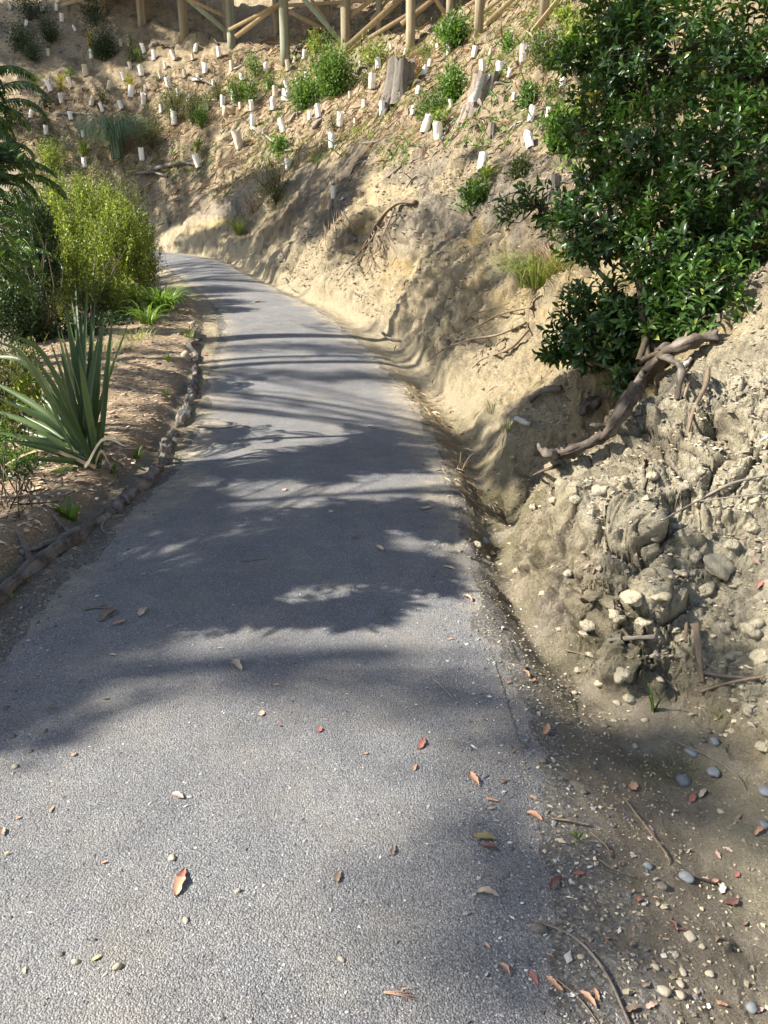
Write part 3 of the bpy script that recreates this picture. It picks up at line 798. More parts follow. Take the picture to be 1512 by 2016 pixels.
BR = [(372, 0, 462, 75, 1, 9), (600, 0, 685, 97, 1, 9), (458, 55, 557, 4, 0, 6), (470, 68, 556, 4, 0, 8), (570, 23, 638, 58, 0, 7), (578, 10, 640, 6, 0, 6),
      (614, 0, 642, 42, 0, 6), (690, 31, 729, 2, 0, 8), (686, 90, 785, 0, 0, 11), (733, 36, 762, 2, 0, 6), (733, 71, 840, 6, 0, 7), (796, 43, 852, 0, 0, 9),
      (677, 103, 711, 86, 0, 8), (859, 0, 883, 37, 0, 8), (921, 10, 937, 0, 0, 6), (948, 25, 978, 4, 0, 6), (963, 41, 1008, 0, 0, 9), (1054, 56, 1099, 0, 0, 9),
      (122, 10, 150, 2, 0, 6), (160, 3, 200, 14, 0, 6), (383, 4, 455, 38, 0, 6)]
def near_post_d(px, py):
    best = min(range(len(pst)), key=lambda i: abs(to_px(pst[i][0])[0] - px) + (0 if POSTS[i][4] else 25))
    return depth(pst[best][0]) , pst[best][1]
for k, (x0, y0, x1, y1, g, w) in enumerate(BR):
    d0, r0 = near_post_d(x0, y0); d1, r1 = near_post_d(x1, y1)
    dd = (d0 + d1) / 2 - r0 - .05 - .03 * (k % 3)
    # run on upwards until the deck, as the boards do
    a = W(x0, y0, dd); b = W(x1, y1, dd)
    if a[2] > b[2]: a, b = b, a
    if y0 <= 12 or y1 <= 12:
        dv = (b - a) / max(b[2] - a[2], .3); b = b + dv * min(max(DECKZ - .6 - b[2], 0), 1.6)
    wd = w * dd / FPX
    mb = MB(); beam(mb, a - (b - a) * .03, b, wd * .45, wd * 1.0)
    mb.build('brace', M['brace_green' if g else 'brace'], tr)
# unseen deck over the posts, offset and width set by the shade it casts
fr = [p for (p, r), P in zip(pst, POSTS) if P[4]][:-2]
xs = np.array([p[0] for p in fr]); ys = np.array([p[1] for p in fr])
kx, ky = np.polyfit(xs, ys, 1)
dx0, dx1 = xs.min() - 8, xs.max() + 4.0
dirv = norm([1, kx, 0]); nrm = np.array([-dirv[1], dirv[0], 0])
A0 = np.array([dx0, kx * dx0 + ky, DECKZ]); A1 = np.array([dx1, kx * dx1 + ky, DECKZ])
qs = []
for sx, sy in ((300, 25), (430, 35), (600, 25), (700, 38), (830, 30)):
    g_ = G(sx, sy); q_ = g_ + LV * ((DECKZ - g_[2]) / LV[2]); qs.append(float(np.dot(q_ - A0, nrm)))
DC, DH = float(np.median(qs)), min(max(1.8, (max(qs) - min(qs)) / 2 + .5), 3.2)
for off in (DC - DH * .85, DC, DC + DH * .85):
    mb = MB(); beam(mb, A0 + nrm * off - [0, 0, .16], A1 + nrm * off - [0, 0, .16], .12, .24); mb.build('bearer', M['deck'], tr)
nb = int(np.linalg.norm(A1 - A0) / .15)
me = None
for i in range(min(nb, 290)):
    c = A0 + dirv * (.075 + i * .15) + nrm * DC
    if me is None:
        mb = MB(); beam(mb, -nrm * DH, nrm * DH, .138, .04, side=dirv); me = mb.mesh('deck_board', M['deck'])
    o = bpy.data.objects.new('deck_board', me); COL.objects.link(o); o.parent = tr; o.location = tuple(c - np.array(tr.location))

# ------------------------------------------------------------------ stumps
def stump(px, py, wpx, hpx, lean, mat, label, seed, patch=False):
    p = G(px, py); d = depth(p); r = wpx * d / FPX / 2; h = hpx * d / FPX
    t = thing('tree_stump', p, label, 'tree stump')
    mb = MB(); n, m = 44, 16
    th = np.linspace(0, 2 * math.pi, n, endpoint=False); V = []
    for i in range(m):
        f = i / (m - 1); z = -.25 + f * (h + .25)
        fl = 1 + .55 * (1 - f) ** 2.6
        a = 1 + .10 * np.sin(th * 5 + seed) * (1 - .5 * f) + .05 * (hsh(np.arange(n), np.zeros(n), seed + 2) - .5) * 2.4 + .09 * fbm(np.cos(th) * 2 + seed, np.sin(th) * 2 + f * .4, 2.0, 3, seed) + .07 * (hsh(np.arange(n), np.full(n, i // 5), seed) - .5)
        top = (.06 * fbm(th * 1.5, th * 0, 1.5, 3, seed + 4) + .03 * (hsh(np.arange(n), np.zeros(n), seed) - .5)) * h * (f > .97) * 2
        V.append(np.stack([r * a * fl * np.cos(th) + lean[0] * f * h, r * a * fl * np.sin(th) + lean[1] * f * h, z + top], 1))
    V = np.concatenate(V); i, j = np.meshgrid(np.arange(m - 1), np.arange(n), indexing='ij'); j2 = (j + 1) % n
    q = np.stack([i * n + j, i * n + j2, (i + 1) * n + j2, (i + 1) * n + j], -1).reshape(-1, 4)
    mb.add(V + p, q, None, np.tile(hsh(np.arange(n), np.zeros(n), seed + 2), m)); mb.build('trunk', mat, t)
    mb = MB(); rings = [V[(m - 1) * n:]]
    cc = rings[0].mean(0)
    for f in (.7, .4, .15):
        rg = cc + (rings[0] - cc) * f; rg[:, 2] -= .03 * (1 - f) + .02 * (hsh(np.arange(n), np.full(n, 3), seed) - .5); rings.append(rg)
    VV = np.concatenate(rings); i, j = np.meshgrid(np.arange(3), np.arange(n), indexing='ij'); j2 = (j + 1) % n
    q = np.stack([i * n + j, i * n + j2, (i + 1) * n + j2, (i + 1) * n + j], -1).reshape(-1, 4)
    VV = np.vstack([VV, VV[-n:].mean(0)]); tt = [[4 * n, 3 * n + k, 3 * n + (k + 1) % n] for k in range(n)]
    mb.add(VV + p + [0, 0, .003], q, tt); mb.build('cut_top', M['stump'], t)
    for a, L in ((3.9, .9), (4.7, .7), (5.6, .8), (3.2, .7)):
        pts = []
        for f in np.linspace(0, 1, 9):
            x = p[0] + math.cos(a + .2 * f) * r * (.8 + 2 * f * L); y = p[1] + math.sin(a + .2 * f) * r * (.8 + 2 * f * L)
            pts.append([x, y, Hs(x, y) + .10 * (1 - f) ** 2 * h * 3 + .01])
        mb = MB(); tube(mb, curve_pts(pts, 18), np.linspace(r * .28, r * .05, 18), 8, 0, .25, True, 1, int(a * 10)); mb.build('root', mat, t)
    if patch:
        mb = MB(); aa = np.linspace(-1.95, -1.35, 7); zz = np.linspace(.12, .93, 14); g = []
        for zf in zz:
            for a in aa:
                fl = 1 + .55 * (1 - (zf * h + .25) / (h + .25)) ** 2.6
                w = .06 * math.sin(zf * 17) - (1 - zf) * .35
                aw = a + w
                rad = r * fl * 1.0 * (1 + .16 * math.sin(aw * 5 + seed)) + .03 + .012 * math.sin(zf * 40 + a * 9)
                g.append([rad * math.cos(aw) + lean[0] * zf * h, rad * math.sin(aw) + lean[1] * zf * h, zf * h])
        i, j = np.meshgrid(np.arange(13), np.arange(6), indexing='ij')
        q = np.stack([i * 7 + j, i * 7 + j + 1, (i + 1) * 7 + j + 1, (i + 1) * 7 + j], -1).reshape(-1, 4)
        mb.add(np.array(g) + p, q); mb.build('bare_wood', M['bare'], t)
    return t
stump(784, 190, 50, 62, (.10, 0), M['stump'], 'big grey weathered tree stump with a tree guard above its flat top', 3)
stump(938, 214, 48, 60, (.30, 0), M['stump_pale'], 'split tree stump with a bright bare strip of wood down its front', 6, True)
stump(970, 262, 12, 18, (0, 0), M['stump'], 'small grey two-pronged root stub below the split stump', 8)
stump(1090, 372, 26, 26, (0, 0), M['stump'], 'dark rotten stump at the top of the bank beside the glossy shrub', 12)
stump(38, 520, 22, 44, (0, 0), M['stump'], 'dark cut stump half hidden between the ferns and the bright bush', 14)

# ------------------------------------------------------------------ logs edging the garden bed
def on_ground(pts, lift, n=24):
    P = []
    for q in pts:
        g = G(q[0], q[1]); P.append(g)
    C = curve_pts(P, n)
    C[:, 2] = smooth(np.maximum(H(C[:, 0], C[:, 1]), C[:, 2] - .02), 3) + lift
    return C
def log(name, pts, r0, r1, mat, label, cat='log', rough=.5, n=20, seg=60, lift=.55, extra=(), seed=1, endmat=None):
    C = on_ground(pts, 0, seg); r = np.linspace(r0, r1, seg) * (1 + .12 * np.sin(np.linspace(0, 9, seg) + seed))
    C[:, 2] += r * lift
    t = thing(name, C[seg // 2], label, cat)
    mb = MB(); tube(mb, C, r, n, 0, rough, True, 1, seed); mb.build('stem', mat, t)
    for (f, a, L, rr) in extra:
        k = int(f * (seg - 1)); b = C[k]; dv = np.array([math.cos(a) * L, math.sin(a) * L, 0])
        P = [b, b + dv * .5 + [0, 0, .03], b + dv]; P[2][2] = Hs(P[2][0], P[2][1]) + rr
        mb = MB(); tube(mb, curve_pts(P, 9), np.linspace(rr, rr * .5, 9), 7, 0, .2, True, 1, seed + k); mb.build('branch_stub', mat, t)
    return t
log('edging_log', [(-60, 1225), (0, 1178), (70, 1118), (150, 1062), (226, 1008)], .043, .030, M['log_dark'],
    'long dark weathered log edging the bed at the left side of the picture', extra=[(.75, 2.4, .25, .02), (.5, 2.2, .3, .022)], seed=2)
log('edging_log', [(222, 1012), (262, 972), (300, 940), (314, 924)], .044, .040, M['log_dark'],
    'short rough barked dark log between the long log and the pale log', rough=.5, n=14, seed=3, extra=[(.2, -1, .12, .02)])
log('edging_log', [(322, 918), (324, 892), (334, 872), (346, 856)], .044, .036, M['log_grey'], 'pale grey curved log end standing out beside the path', seed=4, extra=[(.1, -.4, .2, .012)])
log('edging_log', [(354, 842), (363, 822), (370, 802), (375, 790)], .040, .044, M['log_pale'], 'pale birch-like log with a white patch beside the path', seed=5)
log('edging_log', [(376, 784), (384, 752), (387, 728)], .042, .040, M['log_dark'], 'dark rough log just beyond the birch-like log', rough=.45, seed=6)
log('edging_log', [(388, 716), (384, 700), (372, 682), (390, 674)], .038, .032, M['log_grey'], 'crooked grey log bending at the middle of the edging', seed=7, rough=.4)
log('edging_log', [(393, 672), (386, 655), (374, 645)], .036, .032, M['log_grey'], 'short grey log near the far end of the edging', seed=8)
log('thin_branch', [(40, 1092), (90, 1075), (150, 1052), (215, 1020)], .018, .028, M['log_grey'], 'thin grey branch lying behind the long edging log', 'branch', seed=9, n=7)
log('thin_branch', [(225, 1000), (200, 1040), (225, 1052)], .008, .006, M['log_grey'], 'forked thin grey stick leaning on the end of the long log', 'stick', seed=10, n=6)
# stones of the edging
def rockmesh(seed, sub=ICO2, amp=.28, sq=(1, 1, 1)):
    v, f = sub; v = v * 1.0
    nn = fbm(v[:, 0] * 1.1 + seed * 3.1 + v[:, 2], v[:, 1] * 1.1 - seed + v[:, 2] * .7, 1.0, 3, seed)
    f1, f2, cr = worley(v[:, 0] * 1.1 + seed + v[:, 2] * .8, v[:, 1] * 1.1 + v[:, 2] * .5, 1.2, seed)
    r = 1 + amp * nn + amp * .8 * (cr - .5)
    return v * r[:, None] * np.array(sq), f
def rock(name, p, size, mat, label, cat, seed, sq=(1, .8, .6), sub=ICO2, amp=.28, rz=0, sink=.25, group=None):
    v, f = rockmesh(seed, sub, amp, sq); c, s = math.cos(rz), math.sin(rz)
    v = np.stack([v[:, 0] * c - v[:, 1] * s, v[:, 0] * s + v[:, 1] * c, v[:, 2]], 1) * size
    mb = MB(); mb.add(v + [0, 0, size * sq[2] * (1 - 2 * sink)], None, f)
    o = mb.build(name, mat, smooth=True); o.location = tuple(p); o['label'] = label; o['category'] = cat
    if group: o['group'] = group
    return o
rock('edging_stone', G(366, 708) , .06, M['stone_tan'], 'white rounded stone leaning on the bed side of the edging logs', 'stone', 5, (1, .8, 1.2))
rock('edging_stone', G(352, 655), .07, M['stone_tan'], 'pale flat stone at the far end of the log edging', 'stone', 6, (1.2, .8, .5))
rock('edging_stone', G(378, 640), .06, M['stone_tan'], 'tan stone nearest the strap-leaved clump beside the path', 'stone', 7, (1, .9, .6))
rock('edging_stone', G(350, 630), .06, M['stone_tan'], 'small tan stone under the strap-leaved clump', 'stone', 8, (1, .9, .6))
rock('edging_stone', G(348, 872), .045, M['stone_tan'], 'small tan stone tucked between the grey log and the birch-like log', 'stone', 9, (1, .9, .8))

# ------------------------------------------------------------------ roots and fallen wood on the bank
def root(name, pts, r0, r1, mat, label, cat='root', n=9, seg=30, rough=.25, seed=1, lift=.5, t=None, part='root', subs=()):
    """pts: (px, py[, lift above the ground in m])"""
    P = []
    for q in pts:
        g = G(q[0], q[1]); nn = gnormal(g, .12)
        P.append(g + nn * (q[2] if len(q) > 2 else 0.0) + nn * r0 * lift)
    C = curve_pts(P, seg); r = np.linspace(r0, r1, seg) * (1 + .13 * np.sin(np.linspace(0, 11, seg) + seed))
    if t is None: t = thing(name, P[0], label, cat)
    mb = MB(); tube(mb, C, r, n, 0, rough, True, .85, seed); mb.build(part, mat, t)
    return t
t = root('tree_root', [(1420, 672, .05), (1385, 700, .10), (1338, 718, .12), (1300, 758, .10), (1262, 812, .10), (1228, 858, .08), (1190, 884, .06), (1140, 902, .05), (1108, 912, .05)],
         .043, .026, M['root_red'], 'long thick reddish root curving down the bank below the glossy shrub', n=12, seg=80, rough=.75, seed=3)
root('', [(1120, 908, .05), (1092, 902, .06), (1074, 880, .09)], .034, .010, M['root_red'], '', t=t, part='root_tip', seed=4, rough=.4, seg=40)
root('', [(1330, 716, .10), (1345, 745, .05), (1332, 790, .0)], .026, .010, M['root_red'], '', t=t, part='root_fork', seed=7, rough=.5)
root('', [(1230, 852, .08), (1190, 850, .04), (1160, 838, .0)], .020, .008, M['root_red'], '', t=t, part='root_fork', seed=8, rough=.5)
root('', [(1108, 918, .01), (1075, 932, .02), (1048, 938, .01)], .012, .006, M['root_red'], '', t=t, part='rootlet', seed=6, n=6)
root('broken_log', [(1278, 712, .06), (1262, 745, .07), (1240, 790, .05)], .046, .040, M['log_grey'], 'thick split grey log end beside the long reddish root', 'log', n=12, rough=.4, seed=8)
root('broken_log', [(1330, 690, .05), (1290, 716, .06), (1262, 742, .05)], .04, .04, M['log_dark'], 'dark log behind the split grey log under the shrub', 'log', n=10, rough=.3, seed=9)
root('broken_root', [(1112, 768, .03), (1082, 778, .05), (1056, 800, .06)], .030, .022, M['root_red'], 'short broken red-brown root stub sticking out under the shrub edge', rough=.35, seed=10)
root('broken_root', [(1180, 790, .0), (1160, 805, .04), (1150, 822, .04)], .05, .032, M['root_red'], 'round dark root knob in the hollow of the bank', rough=.5, n=12, seed=11)
root('thin_root', [(1392, 735, .02), (1384, 772, .03), (1364, 818, .03), (1352, 862, .0)], .014, .008, M['root_tan'], 'thin pale root hanging down the bank right of the long root', seed=12)
root('thin_root', [(1360, 750, .02), (1344, 790, .02)], .01, .006, M['root_tan'], 'short thin root between the long root and the hanging pale root', seed=13)
root('wood_chunk', [(1018, 826, .02), (1044, 840, .03)], .028, .020, M['log_pale'], 'pale bone-like wood piece lying on the mossy bank by the ditch', 'wood piece', seed=14)
root('wood_chunk', [(1368, 708, .02), (1352, 730, .03)], .016, .02, M['log_pale'], 'pale bark scrap beside the top of the long root', 'wood piece', seed=15)
root('twig', [(1530, 940, .03), (1440, 968, .06), (1370, 1000, .05), (1300, 1028, .02)], .007, .004, M['log_grey'], 'long thin grey twig slanting over the clay mound', 'twig', seed=16, n=6)
root('twig', [(1512, 975, .02), (1410, 990, .04), (1360, 992, .02)], .005, .003, M['log_grey'], 'second thinner twig just below the long slanting twig', 'twig', seed=17, n=5)
root('twig', [(1512, 866, .02), (1496, 878, .03)], .008, .006, M['bare'], 'short white twig at the right side of the bank', 'twig', seed=18, n=6)
root('dark_stick', [(1392, 1328, .02), (1430, 1340, .03), (1500, 1346, .02)], .009, .006, M['root_red'], 'dark red stick on the clay slope at the right', 'stick', seed=19, n=7)
root('dark_stick', [(1380, 1365, .01), (1440, 1352, .02), (1512, 1340, .02)], .007, .005, M['root_tan'], 'brown stick crossing the dark red stick at the right', 'stick', seed=20, n=6)
root('stick', [(1374, 1240, .03), (1384, 1290, .04), (1384, 1345, .0)], .016, .010, M['root_tan'], 'upright weathered stick half buried in the clay right of the mound', 'stick', seed=21)
root('stick', [(1345, 1225, .02), (1352, 1270, .03)], .008, .006, M['root_tan'], 'small upright twig left of the half buried stick', 'stick', seed=22, n=6)
root('stick', [(1200, 1262, .01), (1285, 1256, .03)], .010, .012, M['log_grey'], 'short grey stick end poking out of the crumbling clay front', 'stick', seed=23, n=7)
root('stick', [(1118, 1282, .01), (1160, 1292, .015)], .005, .004, M['root_tan'], 'small twig at the foot of the crumbling clay front', 'stick', seed=24, n=5)
root('dry_stem', [(1290, 1448, .01), (1380, 1490, .02), (1450, 1530, .02), (1470, 1560, .01)], .0035, .002, M['log_grey'], 'long thin dry stem lying near the blue stones', 'stem', seed=25, n=5)
root('dry_stem', [(1225, 1575, .01), (1270, 1640, .015), (1310, 1690, .01), (1318, 1704, .0)], .0035, .002, M['root_tan'], 'thin dry stem curving along the ditch edge', 'stem', seed=26, n=5)
root('dry_stem', [(1052, 1815, .004), (1130, 1850, .006), (1190, 1920, .008), (1238, 2020, .004)], .0035, .004, M['log_dark'], 'long dark curved stem on the gravel at the bottom right', 'stem', seed=27, n=5)
root('dry_stem', [(1085, 1615, .005), (1120, 1622, .01), (1160, 1628, .005)], .004, .003, M['root_tan'], 'short brown stick above the green sprig on the verge', 'stick', seed=28, n=5)
root('dry_stem', [(1160, 1640, .005), (1190, 1670, .01), (1200, 1690, .005)], .0025, .002, M['root_tan'], 'thin bent stem right of the green sprig', 'stem', seed=29, n=5)
root('dry_stem', [(1178, 1695, .004), (1210, 1718, .008), (1250, 1730, .004)], .0025, .002, M['root_tan'], 'thin wavy stem below the bent stem on the verge', 'stem', seed=30, n=5)
root('dry_stem', [(1332, 1715, .004), (1370, 1732, .01), (1408, 1742, .004)], .003, .003, M['root_red'], 'brown curved stem lying across the ditch bottom', 'stem', seed=31, n=5)
root('dry_stem', [(1095, 1930, .004), (1140, 1970, .006), (1178, 2018, .004)], .002, .0015, M['root_tan'], 'fine stem beside the long dark stem at the bottom', 'stem', seed=32, n=5)
# hanging root mass on the face
t = root('exposed_root', [(822, 402, .02), (792, 404, .06), (770, 425, .10), (752, 452, .12), (732, 478, .10), (716, 504, .08), (694, 520, .04)], .05, .018, M['root_tan'],
         'gnarled exposed root mass hanging on the sunlit bank face', 'root', seed=40, rough=.4)
rr_ = random.Random(5)
for k in range(13):
    x0 = 785 - rr_.random() * 65; y0 = 405 + (785 - x0) * 1.3 + rr_.uniform(-12, 12)
    pts = [(x0, y0, .06 + .06 * rr_.random())]
    for j in range(3):
        x0 += rr_.uniform(-24, 14); y0 += rr_.uniform(14, 34); pts.append((x0, y0, .08 * rr_.random() + .01))
    root('', pts, rr_.uniform(.012, .024), .006, M['root_tan'], '', t=t, part='rootlet', seed=41 + k, n=6, seg=16)
t = root('exposed_root', [(655, 396, .03), (662, 432, .08), (668, 470, .06), (672, 500, .02)], .016, .007, M['root_tan'], 'fringe of thin roots hanging from the overhang left of the root mass', 'root', seed=60, n=6)
for k in range(14):
    x0 = 628 + k * 4 + rr_.uniform(-3, 3); y0 = 404 + rr_.uniform(-10, 18)
    root('', [(x0, y0, .05), (x0 + rr_.uniform(-6, 8), y0 + 35, .08), (x0 + rr_.uniform(-8, 12), y0 + rr_.uniform(55, 95), .03)], .008, .003, M['root_tan'], '', t=t, part='rootlet', seed=61 + k, n=5, seg=10)
root('dead_branch', [(674, 418, .04), (690, 438, .06), (708, 456, .05)], .014, .008, M['log_grey'], 'short grey branch between the root fringe and the root mass', 'branch', seed=80, n=6)
NET = [[(1055, 610), (1000, 625), (950, 650), (905, 672)], [(1040, 640), (990, 665), (930, 672), (880, 690), (848, 715)], [(1048, 655), (1010, 690), (960, 712), (940, 730)],
       [(950, 650), (962, 672), (950, 700)], [(1000, 668), (985, 690), (1010, 700)], [(925, 640), (945, 625), (1010, 602)], [(905, 676), (880, 668), (862, 690)], [(1068, 580), (1050, 600), (1046, 660)]]
t = None
for k, pts in enumerate(NET):
    t = root('root_network', [(a, b, .02 + .05 * rr_.random()) for a, b in pts], .020 if k < 3 else .011, .006, M['root_tan'], 'branching network of pale roots across the bank near the ditch', seed=90 + k, n=7, seg=20, t=t)
root('dead_branch', [(752, 652, .02), (768, 668, .05), (790, 672, .02)], .022, .010, M['log_grey'], 'grey forked branch lying at the foot of the bank beside the path', 'branch', seed=100)
root('dead_branch', [(562, 548, .02), (572, 566, .05), (590, 578, .03)], .016, .009, M['log_grey'], 'small dead branch at the foot of the shaded bank', 'branch', seed=101)
STK = [((270, 345), (330, 352), 9, 'dark'), ((300, 338), (395, 330), 12, 'dark'), ((110, 228), (190, 230), 8, 'pale'), ((495, 255), (540, 285), 8, 'pale'), ((570, 243), (593, 225), 8, 'pale'),
       ((560, 300), (600, 292), 6, 'grey'), ((655, 290), (775, 275), 5, 'grey'), ((700, 150), (730, 134), 9, 'grey'), ((575, 110), (612, 80), 10, 'dark'), ((380, 160), (425, 175), 9, 'pale'),
       ((455, 140), (478, 130), 6, 'pale'), ((400, 200), (470, 212), 5, 'pale'), ((300, 92), (340, 98), 10, 'grey'), ((195, 118), (225, 112), 8, 'grey'), ((1085, 155), (1095, 138), 7, 'pale'),
       ((900, 235), (870, 280), 9, 'grey'), ((740, 370), (790, 330), 8, 'grey'), ((690, 345), (720, 318), 6, 'grey'), ((820, 350), (800, 372), 6, 'grey'), ((545, 92), (600, 110), 5, 'dark'),
       ((617, 258), (632, 240), 13, 'pale'), ((860, 70), (830, 75), 6, 'grey'), ((1000, 260), (1030, 240), 5, 'pale'), ((430, 90), (390, 60), 6, 'dark'), ((1080, 190), (1050, 215), 4, 'pale')]
names = {'dark': 'log_dark', 'pale': 'log_pale', 'grey': 'log_grey'}
STICKS = []
for k, (a, b, w, c) in enumerate(STK):
    p, q = G(*a), G(*b); d = (depth(p) + depth(q)) / 2; r = w * d / FPX / 2 * .8
    mid = G((a[0] + b[0]) / 2 + rr_.uniform(-5, 5), (a[1] + b[1]) / 2 + rr_.uniform(-6, 3))
    t = thing('fallen_branch', p, '', 'branch', 'dead branches lying on the planted hillside')
    mb = MB(); tube(mb, curve_pts([p + [0, 0, r], mid + [0, 0, r * 1.5], q + [0, 0, r]], 14), np.linspace(r, r * .55, 14), 7, 0, .35, True, 1, k); mb.build('stem', M[names[c]], t)
    for s_ in range(2):
        f = rr_.uniform(.3, .8); b0 = p + (q - p) * f + [0, 0, r]; e = b0 + np.array([rr_.uniform(-.4, .4), rr_.uniform(-.2, .3), rr_.uniform(.05, .3)])
        mb = MB(); tube(mb, [b0, (b0 + e) / 2 + [0, 0, .03], e], [r * .45, r * .35, r * .15], 5); mb.build('side_twig', M[names[c]], t)
    STICKS.append((t, c, (a[0] + b[0]) / 2, (a[1] + b[1]) / 2))
# ------------------------------------------------------------------ telling look-alikes apart: how each one lies to the nearest thing one can find
LM_HILL = [('the big grey stump', 785, 150), ('the split pale stump', 940, 190), ('the blue-green sedge clump', 232, 265), ('the large round green shrub', 655, 140),
           ('the smaller round green shrub', 600, 180), ('the foremost round post', 562, 95), ('the greenish brace foot', 460, 80), ('the shaded shrubs by the posts', 205, 90),
           ('the yellow sapling', 257, 150), ('the feathery grey-green shrubs', 370, 215), ('the exposed root mass', 750, 460), ('the glossy dark shrub', 1160, 250),
           ('the shrub below the rightmost posts', 893, 62), ('the wide olive shrub', 1085, 100), ('the tall bright green shrub', 890, 160)]
SECT = [('right of', 0), ('down-right of', 45), ('below', 90), ('down-left of', 135), ('left of', 180), ('up-left of', 225), ('above', 270), ('up-right of', 315)]
ORD = ['nearest', 'second', 'third', 'fourth', 'fifth', 'sixth', 'seventh', 'eighth', 'ninth', 'tenth', 'eleventh', 'twelfth', 'thirteenth', 'fourteenth']
def relabel(items, lms, fmt):
    """items: (object, words, px, py). A label = words + rank + direction + landmark, true for one thing only."""
    cand = []
    for li, (ln_, lx, ly) in enumerate(lms):
        sect = {}
        for i, (o, w, x, y) in enumerate(items):
            a = math.degrees(math.atan2(y - ly, x - lx)) % 360
            s = int(((a + 22.5) % 360) // 45); d = math.hypot(x - lx, y - ly)
            sect.setdefault(s, []).append((d, i))
        for s, L in sect.items():
            L.sort()
            for r, (d, i) in enumerate(L):
                cand.append((r * 60 + d, i, r, s, ln_))
    cand.sort(); done = set()
    for sc_, i, r, s, ln_ in cand:
        if i in done or r >= len(ORD): continue
        done.add(i); o, w = items[i][:2]
        o['label'] = fmt.format(w=w, r=ORD[r], s=SECT[s][0], l=ln_)
relabel([(t, {'dark': 'dark', 'pale': 'bleached', 'grey': 'grey'}[c], x, y) for t, c, x, y in STICKS], LM_HILL, '{w} fallen branch, {r} one {s} {l}')
# ------------------------------------------------------------------ plants
def rdir(n, up=.0, rng=RNG):
    v = rng.normal(size=(n, 3)); v[:, 2] += up; return norm(v)
def arr(*a): return np.array(a, float)

def shrub(name, px, py, wpx, hpx, mat, label, cat='shrub', leaf=.04, n=700, p=None, d=None, stems=6, ratio=.35, upright=.6, group=None, dens=None, lean=(0, 0), seed=0):
    """a shrub that stands at px, py and reads wpx by hpx"""
    rng = np.random.default_rng(seed + int(px * 7 + py))
    if p is None: p = G(px, py)
    d = depth(p); w = wpx * d / FPX; h = hpx * d / FPX
    t = thing(name, p, label, cat, group)
    ns = max(stems, 3); mbs = MB(); mbl = MB()
    per = max(int(n / ns / 5), 1)
    for k in range(ns):
        a = rng.random() * 6.283; rr = math.sqrt(rng.random()) * w / 2
        zt = h * (1 - .45 * (rr / (w / 2)) ** 2) * rng.uniform(.75, 1.02)
        tip = p + arr(rr * math.cos(a) + lean[0] * h, rr * math.sin(a) + lean[1] * h, zt); b = p + arr(rng.normal() * .015, rng.normal() * .015, -.03)
        mid = b + (tip - b) * .5 + arr(rng.normal(), rng.normal(), 0) * w * .06 - arr(math.cos(a), math.sin(a), 0) * rr * .15
        C = curve_pts([b, mid, tip], 7)
        r0 = max(.0035, .010 * h)
        tube(mbs, C, np.linspace(r0, r0 * .3, 7), 5, 0, 0, False)
        for j in range(5):
            f = rng.uniform(.18, 1.0); c = C[min(int(f * 6), 6)] + rng.normal(size=3) * w * .07
            sp = w * .15 + .015
            pos = c + rng.normal(size=(per, 3)) * sp * np.array([1, 1, .9])
            dr = rdir(per, upright, rng) + .5 * norm(pos - C[0] + 1e-6)
            leaves(mbl, pos, dr, rdir(per, .8, rng), leaf * rng.uniform(.6, 1.25, per), leaf * ratio * rng.uniform(.8, 1.2, per), LEAF_S, rng.random(per) * .55 + rng.random() * .45)
    mbs.build('stem', M['stem'], t); o = mbl.build('foliage', mat, t)
    return t

